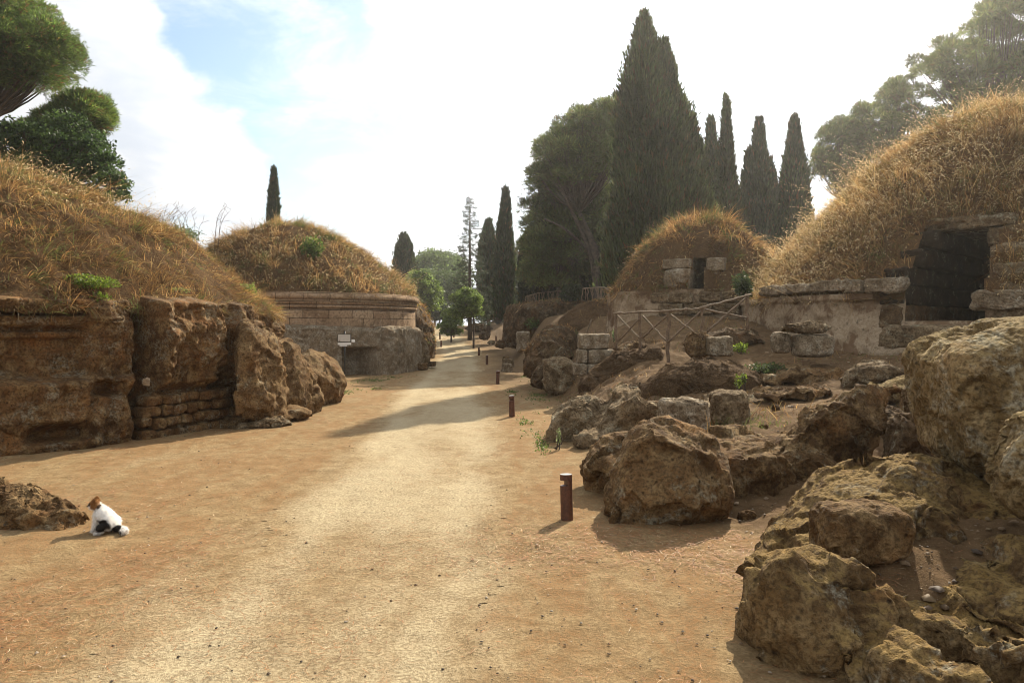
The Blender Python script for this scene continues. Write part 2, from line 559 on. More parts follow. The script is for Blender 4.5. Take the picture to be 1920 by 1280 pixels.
def H0(x, y):
    """smooth ground height"""
    x, y = np.broadcast_arrays(np.asarray(x, float), np.asarray(y, float))
    sh = x.shape
    q = np.stack([x.ravel(), y.ravel()], -1)
    z = np.empty(len(q))
    for i in range(0, len(q), 40000):
        z[i:i + 40000] = _kern(q[i:i + 40000], _pts[:, :2]) @ _wts[:-1] + _wts[-1]
    xf = np.interp(q[:, 1], FOOT[:, 0], FOOT[:, 1])
    m = sstep(-.05, .8 + .02 * np.clip(q[:, 1], 0, 60), q[:, 0] - xf)
    z = np.clip(z, -.02, 3.2) * m
    return (z + rise(q[:, 1])).reshape(sh)


PATH = np.array([(0, -1.05), (3.5, -1.1), (8, -1.15), (12, -1.3), (17, -1.65), (22, -2.0), (27, -2.25), (34, -2.5), (40, -2.75), (48, -3.95), (56, -4.9), (65, -6.0), (80, -7.6), (120, -14)], float)


def lanes(x, y):
    c = np.interp(y, PATH[:, 0], PATH[:, 1])
    wv_ = .12 * fbm(np.stack([x * 0, y * .35, x * 0], -1), 2, 88)
    return np.exp(-((np.abs(x - c + wv_) - .62) / .2) ** 2)


def bankmask(x, y):
    xf = np.interp(y, FOOT[:, 0], FOOT[:, 1])
    return sstep(.0, .7, x - xf)


def H(x, y):
    x, y = np.broadcast_arrays(np.asarray(x, float), np.asarray(y, float))
    sh = x.shape
    z = H0(x, y).ravel()
    xr, yr = x.ravel(), y.ravel()
    p = np.stack([xr, yr, np.zeros_like(xr)], -1)
    b = bankmask(xr, yr)
    z = z - .012 * lanes(xr, yr) * (1 - b) + (.010 + .035 * b) * fbm(p * 1.7, 5, 3) + .009 * (1 - b) * fbm(p * 5, 4, 29) + (.05 * b + .018) * fbm(p * .45, 3, 9) + b * (.022 * fbm(p * 6, 4, 21) + .05 * ridged(p * 1.5, 4, 23) - .02)
    return z.reshape(sh)




def pathmask(x, y):
    c = np.interp(y, PATH[:, 0], PATH[:, 1])
    return 1 - sstep(.55, 1.5, np.abs(x - c))


def axis(lo, hi, step, glo, ghi, gr):
    a = list(np.arange(lo, hi, step))
    s, v = step, a[-1]
    while v < ghi:
        s *= gr; v += s; a.append(v)
    s, v, b = step, lo, []
    while v > glo:
        s *= gr; v -= s; b.append(v)
    return np.array(b[::-1] + a)


ax = axis(-7.5, 8.5, .05, -170, 170, 1.075)
ay = axis(2.6, 17, .05, -30, 230, 1.05)
X, Y = np.meshgrid(ax, ay, indexing='ij')
Z = H(X, Y)
gx, gy = X.ravel(), Y.ravel()
bm = bankmask(gx, gy)
pmk = pathmask(gx, gy)
lit = sstep(18, 24, gy)
pcx = np.interp(gy, PATH[:, 0], PATH[:, 1])
bm = np.maximum(bm, np.maximum(sstep(1.0, 2.4, gx - pcx + .5 * fbm(np.stack([gx, gy, gx * 0], -1) * .6, 3, 19)) * sstep(15, 26, gy), sstep(1.2, 2.6, pcx - gx) * sstep(30, 38, gy)) * .85)  # far ground beside the path coloured darker, standing in for tree shade
nd = np.clip(1 - pmk, 0, 1) * (1 - .5 * bm)
ground = mk('ground', np.stack([gx, gy, Z.ravel()], -1), gridf(len(ax), len(ay)), M['ground'], col=np.stack([bm, np.zeros_like(pmk) + .45 * pmk + .12 * lanes(gx, gy), nd], -1))
ground['kind'] = 'structure'
ground['label'] = 'dusty tan earth scattered with orange pine needles'
# the trodden path: a ragged sheet just above the ground
pa = np.stack([gx, gy, np.zeros_like(gx)], -1)
pv = (pmk + .42 * fbm(pa * np.array([1.6, .55, 1]), 5, 40)).reshape(X.shape)
cell = (pv[:-1, :-1] + pv[1:, 1:] + pv[:-1, 1:] + pv[1:, :-1]) / 4
fidx = gridf(len(ax), len(ay))
ymid = (Y[:-1, :-1]).ravel()
keep = (cell.ravel() > .48) & (ymid < 130) & (ymid > -5) & (np.abs(X[:-1, :-1].ravel()) < 30)
fp = fidx[keep]
used, inv = np.unique(fp, return_inverse=True)
pth = mk('path', (np.stack([gx, gy, Z.ravel() + .004], -1))[used], inv.reshape(-1, 4), M['ground'], col=np.stack([bm * 0, .22 + .42 * sstep(.46, 1.3, pv.ravel()) + .16 * lanes(gx, gy), nd * .5], -1)[used])
pth['kind'] = 'structure'
pth['label'] = 'pale trodden dirt path winding away between the tombs'


def hz(x, y):
    return float(H(np.array([x]), np.array([y]))[0])


# ------------------------------------------------------------------ rocks
def resample(poly, n):
    P = np.asarray(poly, float)
    for _ in range(2):
        Q = np.roll(P, -1, 0)
        P = np.stack([.8 * P + .2 * Q, .2 * P + .8 * Q], 1).reshape(-1, P.shape[1])
    Q = np.concatenate([P, P[:1]])
    L = np.concatenate([[0], np.cumsum(np.linalg.norm(np.diff(Q, axis=0), axis=1))])
    t = np.linspace(0, L[-1], n, endpoint=False)
    return np.stack([np.interp(t, L, Q[:, k]) for k in range(Q.shape[1])], -1)


def chisel(V, N, count, depth, seed):
    """strikes flat broken faces off the surface"""
    r_ = np.random.default_rng(seed)
    V0, V = V, V.copy()
    for i in r_.integers(0, len(V), count):
        n = nrm(N[i] + r_.normal(0, .20, 3))
        h = depth * r_.uniform(.5, 1.7)
        dv = V - V[i]
        dist = dv @ n + h
        m = (dist > 0) & ((dv * dv).sum(1) < (5.5 * h) ** 2) & (N @ n > .2)
        V[m] -= n * np.minimum(dist[m] * .95, 1.5 * h)[:, None]
    dv = V - V0
    L = np.linalg.norm(dv, axis=1, keepdims=True)
    return V0 + dv * np.minimum(1, 1.7 * depth / np.maximum(L, 1e-9))


def roughen(P, N, size, amp, seed, pit=1.0, facet=1.0):
    """weathered tufa: broad lumps, struck faces, cracks, pits and crust"""
    k = min(1.0, size / .7)
    q = P + seed * 1.37
    wv = np.stack([vnoise(q * 2.3 / max(k, .35), seed + i) for i in range(3)], -1)
    qq = q + .12 * k * wv
    off = amp * size * (.62 * fbm(q * 1.35 / size, 3, seed) + .25 * fbm(q * 3 / size, 3, seed + 2))
    off += .022 * k * facet * ridged(qq * 4.2 / max(k, .3) * np.array([1, 1, 1.35]), 3, seed + 5)
    f1, f2, cr = worley(qq * np.array([2.3, 2.3, 2.8]) / max(k, .3), seed + 31)
    off += facet * k * (.030 * cr * sstep(.0, .12, f2 - f1))
    P = P + N * off[:, None]
    ext = np.ptp(P, axis=0)
    area = 2 * (ext[0] * ext[2] + ext[1] * ext[2] + ext[0] * ext[1])
    P = chisel(P, N, int(min(90, 8 + 9 * area / k ** 2)), .042 * k * facet ** .5, seed + 900)
    P = chisel(P, N, int(min(260, 16 + 30 * area / k ** 2)), .018 * k * facet ** .5, seed + 901)
    off = .012 * k * ridged(qq * 11 / max(k, .3), 3, seed + 11) + .006 * k * vnoise(q * 38 / max(k, .3), seed + 13)
    crack = np.abs(vnoise(qq * 1.9 / max(k, .3), seed + 15)) + .25 * sstep(.0, .5, vnoise(qq * 1.1, seed + 16))
    off -= .045 * k * facet * (1 - sstep(.0, .035, crack))
    holes = sstep(.40, .58, vnoise(q * 7.5 / max(k, .3), seed + 21)) * 1.2 + .8 * sstep(.42, .6, vnoise(q * 19 / max(k, .3), seed + 23))
    off -= pit * .026 * k * holes * sstep(-.2, .3, vnoise(q * 1.9, seed + 25))
    return P + N * off[:, None]


def rock_base(poly, d, th, e=.62, n=46, tilt=(0, 0), seed=0, flatback=1.0, cut=(), ncut=9):
    """closed rounded shape: outline (photograph pixels) at distance d, th metres to the front and back, with broken faces"""
    w3 = np.stack([W(px, py, d) for px, py in np.array(poly, float)])
    o2 = resample(w3[:, [0, 2]], 160)
    c = (o2.max(0) + o2.min(0)) / 2 * .5 + o2.mean(0) * .5
    rel = o2 - c
    rel = rel + nrm(rel) * .035 * min(1.0, float(np.ptp(o2, 0).mean()) / .8)   # allowance for the stone struck off later
    ang = np.arctan2(rel[:, 1], rel[:, 0])
    rad = np.hypot(rel[:, 0], rel[:, 1])
    si = np.argsort(ang)
    ang, rad = ang[si], rad[si]
    ang = np.concatenate([ang - 2 * np.pi, ang, ang + 2 * np.pi])
    rad = np.tile(rad, 3)
    U, F = cubegrid(n)
    U = nrm(np.tan(U * np.pi / 4 * .999))
    tht = np.arctan2(U[:, 2], U[:, 0])
    rr = np.interp(tht, ang, rad)
    cs = np.hypot(U[:, 0], U[:, 2])
    kk = 2 / e * .72
    nn_ = (cs ** kk + np.abs(U[:, 1]) ** kk) ** (1 / kk)         # rounded-box section from outline to front face
    s_, y_ = cs / nn_, U[:, 1] / nn_ * th
    y_ = np.where(y_ > 0, y_ * flatback, y_)
    V = np.stack([c[0] + rr * s_ * np.cos(tht), np.zeros(len(U)), c[1] + rr * s_ * np.sin(tht)], -1)
    V[:, 1] = d + y_ + tilt[0] * (V[:, 0] - c[0]) + tilt[1] * (V[:, 2] - c[1])
    size = float(np.ptp(o2, 0).mean())
    ctr = np.array([c[0], d, c[1]])
    sc = np.array([np.ptp(o2[:, 0]) / 2, th, np.ptp(o2[:, 1]) / 2])
    r_ = np.random.default_rng(500 + seed)
    cuts = list(cut) + [(*r_.normal(0, 1, 3) * np.array([1, 1.2, .8]), r_.uniform(.66, .92)) for _ in range(ncut)]
    for (nx, ny, nz, h) in cuts:
        nv = np.array([nx, ny, nz], float)
        nv /= np.linalg.norm(nv)
        if abs(nv[1]) < .35 and (nx, ny, nz, h) not in cut:
            continue                                  # keep the outline
        dist = ((V - ctr) / sc) @ nv - h
        V = V - (np.maximum(dist, 0) * .88)[:, None] * nv * sc * np.array([.5, 1, .5])
    return V, F, nrm((V - ctr) / sc ** 2), size, ctr


def rock_done(name, V, F, mat, label, cat, group, parent):
    base = np.array([(V[:, 0].max() + V[:, 0].min()) / 2, (V[:, 1].max() + V[:, 1].min()) / 2, V[:, 2].min()])
    if parent is not None:
        o = mk(name, V - base, F, mat, parent)
        o.location = base - np.array(parent.location)
        return o
    o = mk(name, V - base, F, mat)
    o.location = base
    return tag(o, label, cat, group)


def rock(name, poly, d, th, mat, label, cat='boulder', group=None, e=.62, amp=.11, facet=1.0, nth=110, nph=0, tilt=(0, 0), seed=0, parent=None, flatback=1.0, cut=(), ncut=9):
    V, F, N, size, ctr = rock_base(poly, d, th, e, max(16, int(nth * .42)), tilt, seed, flatback, cut, ncut)
    V = roughen(V, N, max(.25, min(size, 1.5)), amp, 100 + seed, facet=facet)
    return rock_done(name, V, F, mat, label, cat, group, parent)


def rock_mass(name, pieces, mat, label, cat='rock', group=None, parent=None, vox=.022, amp=.05, size=1.2, facet=1.2, seed=0, smooth=5, aniso=(1, 1, 1)):
    """several rock shapes grown together into one continuous outcrop"""
    VV, FF, n = [], [], 0
    for i, (poly, d, th, kw) in enumerate(pieces):
        V, F, *_ = rock_base(poly, d, th, n=36, seed=seed * 10 + i, **kw)
        VV.append(V); FF.append(F + n); n += len(V)
    o = mk('tmp', np.concatenate(VV), np.concatenate(FF), mat)
    r = o.modifiers.new('r', 'REMESH'); r.mode = 'VOXEL'; r.voxel_size = vox
    sm = o.modifiers.new('s', 'SMOOTH'); sm.iterations = smooth; sm.factor = .5
    bpy.context.view_layer.update()
    me = bpy.data.meshes.new_from_object(o.evaluated_get(bpy.context.evaluated_depsgraph_get()))
    nv, nf = len(me.vertices), len(me.polygons)
    V = np.empty(nv * 3); me.vertices.foreach_get('co', V); V = V.reshape(-1, 3)
    N = np.empty(nv * 3); me.vertices.foreach_get('normal', N); N = N.reshape(-1, 3)
    L = np.empty(len(me.loops), np.int32); me.loops.foreach_get('vertex_index', L)
    assert len(L) == nf * 4
    bpy.data.objects.remove(o); bpy.data.meshes.remove(me)
    V = roughen(V, N, size, amp, 700 + seed, facet=facet)
    return rock_done(name, V, L.reshape(-1, 4), mat, label, cat, group, parent)


def block(name, c, size, rot, mat, label=None, cat='stone block', group=None, k=9, n=22, amp=.05, seed=0, parent=None, chip=.5, tip=(0, 0)):
    """roughly squared stone, edges worn"""
    V, F = cubegrid(n)
    L = (np.abs(V) ** k).sum(-1) ** (1 / k)
    V = V / L[:, None]
    hs = np.array(size, float) / 2
    N = nrm(np.sign(V) * np.abs(V) ** (k - 1) / hs)
    P = V * hs
    m = float(np.min(size))
    off = amp * m * (fbm(P / m * 1.6 + seed * 3.1, 4, seed) * 1.1 + .7 * ridged(P / m * 4 + 7, 4, seed + 3) - .8 * sstep(.4, .7, vnoise(P / m * 6 + seed, seed + 6)))
    edge = sstep(1.15, 1.7, np.linalg.norm(V, axis=1))
    off -= chip * amp * m * 3 * edge * sstep(-.1, .6, vnoise(P / m * 2.6, seed + 9))
    P = P + N * off[:, None]
    o = mk(name, P + np.array([0, 0, hs[2]]), F, mat)
    o.location = c
    o.rotation_euler = (tip[0], tip[1], rot)
    if parent is not None:
        o.parent = parent
    else:
        tag(o, label, cat, group)
    return o


def polar(name, cx, cy, th, prof, mat, parent=None, uvR=None, keepf=None, col=None):
    """surface of revolution-like grid; prof(th, k) -> (r, z) arrays for all vertices"""
    nt, (rr, zz) = len(th), prof(th)
    m = rr.shape[1]
    Xp = cx + rr * np.sin(th)[:, None]
    Yp = cy - rr * np.cos(th)[:, None]
    V = np.stack([Xp, Yp, zz], -1).reshape(-1, 3)
    F = gridf(nt, m)
    if keepf is not None:
        cc = V[F].mean(1)
        F = F[keepf(cc)]
    uv = None
    if uvR:
        uv = np.stack([np.repeat(th * uvR, m), zz.ravel()], -1)
    c = np.array([cx, cy, 0])
    o = mk(name, V - c, F, mat, uv=uv)
    o.location = c
    if parent is not None:
        o.parent = parent
        o.location = c - np.array([parent.location[0], parent.location[1], 0])
    return o


def dome_xyz(cx, cy, rim, zr, h, pw, seed, amp=.12, lump=.28):
    """returns z(x, y) of the earth mound"""
    def f(x, y):
        x, y = np.asarray(x, float), np.asarray(y, float)
        r = np.hypot(x - cx, y - cy) / rim
        p = np.stack([x, y, np.zeros_like(x) + seed * 5.1], -1)
        z = zr + h * (1 - np.clip(r, 0, 1.2) ** pw)
        k = sstep(1.03, .72, r)
        return z + k * (lump * fbm(p * .42, 3, seed) + amp * fbm(p * 1.7, 4, seed + 2)) + .04 * fbm(p * 6, 3, seed + 4)
    return f


def mound(cx, cy, rim, fz, parent, th0=-np.pi, th1=np.pi, nt=240, nr=110, keepf=None, name='mound', over=.25, mat='mound_soil'):
    th = np.linspace(th0, th1, nt)

    def prof(t):
        r = np.concatenate([np.linspace(0.02, rim, nr), [rim + over * .5, rim + over * .8, rim + over * .75, rim + over * .2]])
        dz = np.concatenate([np.zeros(nr), [-.02, -.05, -.09, -.13]])
        rr = np.repeat(r[None], len(t), 0)
        xx, yy = cx + rr * np.sin(t)[:, None], cy - rr * np.cos(t)[:, None]
        rc = np.minimum(rr, rim)
        xc, yc = cx + rc * np.sin(t)[:, None], cy - rc * np.cos(t)[:, None]
        zz = fz(xc.ravel(), yc.ravel()).reshape(rr.shape) + dz
        q = np.stack([xx.ravel(), yy.ravel(), zz.ravel()], -1)
        rr = rr + (rr > rim * .97) * (.05 * fbm(q * 1.3, 4, 77)).reshape(rr.shape)
        return rr, zz
    return polar(name, cx, cy, th, prof, M[mat], parent, keepf=keepf)


# ---- the small domed tomb and the large one on the right bank
GA = dict(cx=11.0, cy=17.0, R=5.35, zr=2.32, h=4.45, pw=1.52)
fA = dome_xyz(GA['cx'], GA['cy'], GA['R'], GA['zr'], GA['h'], GA['pw'], 3, .10, .20)
DA = np.array([7.47, 12.87])               # doorway on the drum
AX = np.array([math.sin(R(47)), math.cos(R(47))])
LX = np.array([math.cos(R(47)), -math.sin(R(47))])


def door_sl(P, D, A, L):
    q = P[..., :2] - D
    return q @ A, q @ L


def slotA(c):
    s, l = door_sl(c, DA, AX, LX)
    return ~((np.abs(l) < .60) & (s > -.8) & (s < 4.4) & (c[:, 2] < 3.62) & (c[:, 2] > 1.79))


tumA = thing('tumulus_tomb', 'large domed tomb with plastered drum and dark open doorway under tall golden grass', 'tumulus')
tumA.location = (GA['cx'], GA['cy'], 1.2)
mound(GA['cx'], GA['cy'], GA['R'], lambda x, y: fA(x, y) - 1.2, tumA, nt=420, nr=150, keepf=lambda c: slotA(c + np.array([0, 0, 1.2])), over=.03)


def drumA(t):
    z = np.concatenate([np.linspace(-.5, 1.12, 60)])
    zz = np.repeat(z[None], len(t), 0)
    tt = np.repeat(t[:, None], len(z), 1)
    q = np.stack([GA['cx'] + 5.4 * np.sin(tt).ravel(), GA['cy'] - 5.4 * np.cos(tt).ravel(), zz.ravel() + 1.2], -1)
    rr = 5.42 + (.13 * fbm(q * .9, 4, 51) + .045 * fbm(q * 4, 4, 52)).reshape(zz.shape)
    rr = rr + .10 * sstep(.55, .0, zz) + .06 * sstep(.98, 1.02, zz)
    s, l = door_sl(q, DA, AX, LX)
    lip = np.exp(-(l / 1.15) ** 2).reshape(zz.shape) * (s.reshape(zz.shape) < 2)
    rr = rr + lip * .30 * sstep(.75, .1, zz)
    return rr, zz
polar('drum_wall', GA['cx'], GA['cy'], np.linspace(-1.9, 1.3, 460), drumA, M['plaster'], tumA, keepf=lambda c: slotA(c + np.array([0, 0, 1.2])))

# corbelled side walls, roof slabs and back of the doorway
def stone(cent_s, cent_l, z0, ls, ll, hh, nm, seed, mat='tufa_grey', D=DA, A=AX, L=LX, par=None, amp=.05):
    p = D + A * cent_s + L * cent_l
    par = par or tumA
    lc = np.array(par.location)
    return block(nm, (p[0] - lc[0], p[1] - lc[1], z0 - lc[2]), (ll, ls, hh), -math.atan2(A[0], A[1]), M[mat], seed=seed, parent=par, amp=amp, k=14, n=20)

zc = [1.62, 2.10, 2.46, 2.80, 3.16]
hh = [.47, .35, .33, .35, .36]
st_l = [-.04, .02, .18, .58, .95]
lw = [.62, .62, .60, .48, .36]
for k in range(5):
    end = 4.6
    stone((st_l[k] + end) / 2, -(lw[k] + .22), zc[k], end - st_l[k], .44, hh[k], 'passage_block', 10 + k, amp=.07, mat='passage_shade' if k > 0 else 'tufa_dark')  # darker stone colours here deepen the passage shade
    stone((st_l[k] + .25 + end) / 2, (lw[k] + .30), zc[k], end - st_l[k] - .25, .60, hh[k], 'passage_block', 20 + k, amp=.09, mat='tufa_grey')
stone(2.95, .05, 3.50, 3.6, 1.5, .24, 'lintel', 31, amp=.14)
stone(4.6, 0, 1.5, .4, 2.4, 2.6, 'passage_end', 32, 'passage_shade')
stone(1.55, 0, 1.30, 3.9, 1.9, .42, 'threshold', 33, 'tufa_grey', amp=.10)
# course of pale blocks along the top of the drum
i = 0
for px, pxw, ph_, py in [(1452, 46, 17, 553), (1500, 34, 16, 549), (1562, 66, 20, 546), (1604, 26, 22, 548), (1872, 78, 34, 580), (1948, 66, 33, 580), (1660, 60, 26, 548)]:
    ang = math.atan2(px - 960, FPX)
    u = np.array([math.sin(ang), math.cos(ang)])
    cc = np.array([GA['cx'], GA['cy']])
    al = cc @ u
    pe = np.linalg.norm(cc - u * al)
    t = al - math.sqrt(max(5.44 ** 2 - pe ** 2, 0))
    p = u * t
    nrmv = (p - cc) / np.linalg.norm(p - cc)
    z0 = EYE - (py - 612) / FPX * p[1]
    lc = np.array(tumA.location)
    wv = pxw / FPX * p[1] * 1.08 / max(.5, abs(u[1] * nrmv[1] + u[0] * nrmv[0]))
    q = p - nrmv * .04
    block('course_block', (q[0] - lc[0], q[1] - lc[1], z0 - lc[2]), (wv, .28, ph_ / FPX * p[1]), math.atan2(nrmv[0], -nrmv[1]), M['pale_block'], seed=60 + i, parent=tumA, k=9, amp=.11, chip=.9)
    i += 1

GB = dict(cx=5.3, cy=20.6, R=2.55, zr=2.62, h=2.05, pw=2.1)
fB = dome_xyz(GB['cx'], GB['cy'], GB['R'], GB['zr'], GB['h'], GB['pw'], 8, .06, .10)
angB = math.atan2(1304 - 960, FPX)
uB = np.array([math.sin(angB), math.cos(angB)])
ccB = np.array([GB['cx'], GB['cy']])
tB = ccB @ uB - math.sqrt(2.55 ** 2 - np.linalg.norm(ccB - uB * (ccB @ uB)) ** 2)
DB = uB * tB
AB = np.array([math.sin(R(24)), math.cos(R(24))])
LB = np.array([AB[1], -AB[0]])


def slotB(c):
    s, l = door_sl(c, DB, AB, LB)
    return ~((np.abs(l) < .17) & (s > -.3) & (s < 1.4) & (c[:, 2] < 3.45))


tumB = thing('tumulus_tomb', 'small domed tomb with narrow block-framed doorway behind the pole fence', 'tumulus')
tumB.location = (GB['cx'], GB['cy'], 1.6)
mound(GB['cx'], GB['cy'], GB['R'], lambda x, y: fB(x, y) - 1.6, tumB, nt=200, nr=70, keepf=lambda c: slotB(c + np.array([0, 0, 1.6])), over=.03)


def drumB(t):
    z = np.linspace(-.8, 1.02, 40)
    zz = np.repeat(z[None], len(t), 0)
    tt = np.repeat(t[:, None], len(z), 1)
    q = np.stack([2.6 * np.sin(tt).ravel(), -2.6 * np.cos(tt).ravel(), zz.ravel() + 9], -1)
    rr = 2.60 + (.10 * fbm(q * 1.3, 4, 61) + .05 * fbm(q * 5, 4, 62)).reshape(zz.shape)
    rr = rr + .10 * sstep(.4, -.3, zz)
    return rr, zz
polar('drum_wall', GB['cx'], GB['cy'], np.linspace(-1.9, 1.6, 260), drumB, M['plaster'], tumB)
kw = dict(D=DB, A=AB, L=LB, par=tumB, mat='pale_block')
stone(.62, -.50, 2.60, 1.0, .66, .54, 'door_block', 41, **kw)
stone(.72, -.52, 3.15, 1.0, .70, .25, 'door_block', 42, **kw)
stone(.85, .34, 2.66, 1.0, .34, .40, 'door_block', 43, **kw)
stone(.85, .42, 3.07, 1.0, .46, .34, 'door_block', 44, **kw)
stone(1.25, .06, 3.42, .9, .62, .22, 'lintel', 45, **kw)
stone(1.75, 0, 2.4, .3, 1.0, 1.2, 'passage_end', 46, D=DB, A=AB, L=LB, par=tumB, mat='tufa_dark')
for j, (l, z, ww, h2) in enumerate([(-.9, 2.30, .5, .24), (-.35, 2.28, .6, .26), (.35, 2.30, .5, .24), (.95, 2.3, .5, .24), (-.6, 1.98, .6, .28), (.1, 2.0, .55, .27), (.75, 2.0, .6, .27)]):
    ph_ = math.atan2(l, 2.6)
    rad = nrm(DB - ccB)
    aa = math.atan2(rad[0], -rad[1]) + ph_
    p = ccB + np.array([math.sin(aa), -math.cos(aa)]) * 2.56 - np.array(tumB.location[:2])
    block('course_block', (p[0], p[1], z - 1.6), (ww, .26, h2), aa, M['tufa_grey'], seed=70 + j, parent=tumB, k=8, amp=.09)

# ---- the near tomb on the left
GC = dict(cx=-10.7, cy=14.3, R=5.85, zr=2.02, h=2.75, pw=1.75)
fC = dome_xyz(GC['cx'], GC['cy'], GC['R'], GC['zr'], GC['h'], GC['pw'], 5, .15, .20)
tumC = thing('tumulus_tomb', 'broad weathered tomb of eroded brown tufa with dry grassy dome beside the cat', 'tumulus')
tumC.location = (GC['cx'], GC['cy'], 0)
mound(GC['cx'], GC['cy'], GC['R'], fC, tumC, nt=520, nr=190, over=.01)


def px_of(x, y):
    return 960 + x / y * FPX


def drumC(t):
    z = np.concatenate([np.linspace(-.2, 2.2, 150)])
    zz = np.repeat(z[None], len(t), 0)
    tt = np.repeat(t[:, None], len(z), 1)
    x, y = GC['cx'] + 6.0 * np.sin(tt), GC['cy'] - 6.0 * np.cos(tt)
    px = 960 + x / np.maximum(y, .5) * FPX
    q = np.stack([x.ravel(), y.ravel(), zz.ravel()], -1)
    wpx = px + 9 * fbm(q * 1.6, 3, 37).reshape(px.shape)     # wandering edges
    wall = sstep(178, 150, wpx)                              # carved wall with mouldings
    rr = 5.98 + .0 * zz - wall * .34
    prof = .28 * sstep(1.94, 1.96, zz) - .16 * sstep(1.85, 1.88, zz) * (1 - sstep(1.94, 1.96, zz)) + .20 * sstep(1.70, 1.73, zz) * (1 - sstep(1.85, 1.88, zz)) - .10 * sstep(1.62, 1.64, zz) * (1 - sstep(1.68, 1.70, zz)) + .12 * sstep(1.52, 1.55, zz) * (1 - sstep(1.70, 1.73, zz))
    ledge = .48 * sstep(1.04 + .04 * np.sin(px * .05), .90, zz)
    cav = np.exp(-((px - 105) / 60.) ** 4) * sstep(.08, .16, zz) * sstep(.42, .20, zz)
    cav = cav + .7 * np.exp(-((px - 195) / 28.) ** 4) * sstep(.66, .74, zz) * sstep(.98, .86, zz)
    rr = rr + wall * prof + ledge * sstep(262, 240, wpx) * (.5 + .5 * wall) - .45 * cav
    bt = sstep(150, 175, wpx) * sstep(266, 250, wpx)         # buttress
    rr = rr + bt * (.10 * np.sin(np.clip((wpx - 160) / 90, 0, 1) * np.pi) - .05)
    crack = np.exp(-((wpx - 272) / 15.) ** 4)
    rr = rr - .62 * crack * sstep(.35, .62, zz) - .18 * crack
    mid = sstep(284, 294, wpx) * sstep(414, 398, wpx)
    rr = rr + mid * (.30 * sstep(.66, .86, zz) * (1 - .25 * sstep(1.6, 2.1, zz)) - .02 * sstep(.7, .5, zz))
    rr = rr - .16 * np.exp(-((wpx - 418) / 9.) ** 2) * sstep(.4, .8, zz)
    flu = sstep(420, 432, wpx) * sstep(500, 484, wpx)
    rr = rr + flu * (.22 - .10 * np.abs(np.sin((wpx - 424) * .085)) * sstep(.1, .5, zz) + .15 * sstep(.5, .1, zz))
    rr = rr - .10 * np.exp(-((wpx - 492) / 8.) ** 2)
    rough_ = 1 - .75 * wall
    soft = 1 - .8 * (sstep(262, 270, wpx) * sstep(432, 420, wpx) * sstep(.70, .62, zz))   # laid masonry below
    n = fbm(q * np.array([.9, .9, .6]), 4, 31).reshape(zz.shape)
    n2 = fbm(q * 3.1, 5, 32).reshape(zz.shape)
    rg = ridged(q * np.array([2.3, 2.3, .8]), 4, 35).reshape(zz.shape)
    r3 = ridged(q * 9, 3, 36).reshape(zz.shape)
    hl = sstep(.42, .62, vnoise(q * 7.5, 38)).reshape(zz.shape) + .8 * sstep(.45, .65, vnoise(q * 15, 39)).reshape(zz.shape)
    rr = rr + soft * (n * (.04 + .14 * rough_) + n2 * (.035 + .06 * rough_) - .10 * rg * rough_ + .022 * r3 - .04 * hl * (.3 + .7 * rough_))
    f1, f2, cr_ = worley(q * np.array([1.8, 1.8, 1.1]) + .3 * np.stack([vnoise(q * 2, 91), vnoise(q * 2, 92), vnoise(q * 2, 93)], -1), 44)
    rr = rr + (soft * (.3 + .7 * rough_)) * (.09 * cr_ * sstep(.02, .2, f2 - f1) - .05 * (1 - sstep(0, .08, f2 - f1))).reshape(zz.shape)
    # brow: turn in under the turf
    top_in = sstep(2.06, 2.2, zz)
    rr = rr - .5 * top_in - .10 * sstep(1.7, 2.1, zz) * (1 - wall)
    return rr, zz
polar('drum_wall', GC['cx'], GC['cy'], np.concatenate([np.linspace(-.75, 1.75, 1100), np.linspace(1.76, 2.6, 120)]), drumC, M['tufa_wall'], tumC)


def crock(nm, poly, d, th, mat, seed, **k):
    o = rock(nm, poly, d, th, M[mat], None, seed=seed, parent=None, **k)
    for key in ('label', 'category', 'group'):
        if key in o:
            del o[key]
    o.location = np.array(o.location) - np.array(tumC.location)
    o.parent = tumC
    return o
rock_mass('rock_buttress', [
    ([(462, 790), (458, 700), (452, 640), (462, 600), (486, 596), (506, 636), (520, 690), (530, 745), (524, 790)], 13.0, .85, dict(e=.45, tilt=(.9, .1))),
    ([(484, 785), (490, 700), (494, 644), (524, 634), (556, 646), (578, 690), (600, 740), (590, 780), (520, 795)], 14.6, .85, dict(e=.55, tilt=(.6, .2))),
    ([(536, 770), (536, 690), (552, 664), (583, 655), (612, 678), (637, 715), (633, 757), (600, 772)], 16.3, .8, dict(e=.55, tilt=(.4, .2))),
    ([(425, 812), (440, 780), (490, 770), (560, 768), (600, 772), (590, 785), (480, 815)], 13.4, .8, dict(e=.6, tilt=(.9, 0)))],
    M['tufa'], None, parent=tumC, vox=.035, seed=5, amp=.055, size=1.4, facet=1.2, smooth=4)
pl = W(272, 722, 11.0)
block('plaster_scrap', tuple(pl - np.array(tumC.location)), (.10, .05, .11), .6, M['plaster'], seed=3, parent=tumC, amp=.3, k=3.5, n=16, tip=(.2, .3))
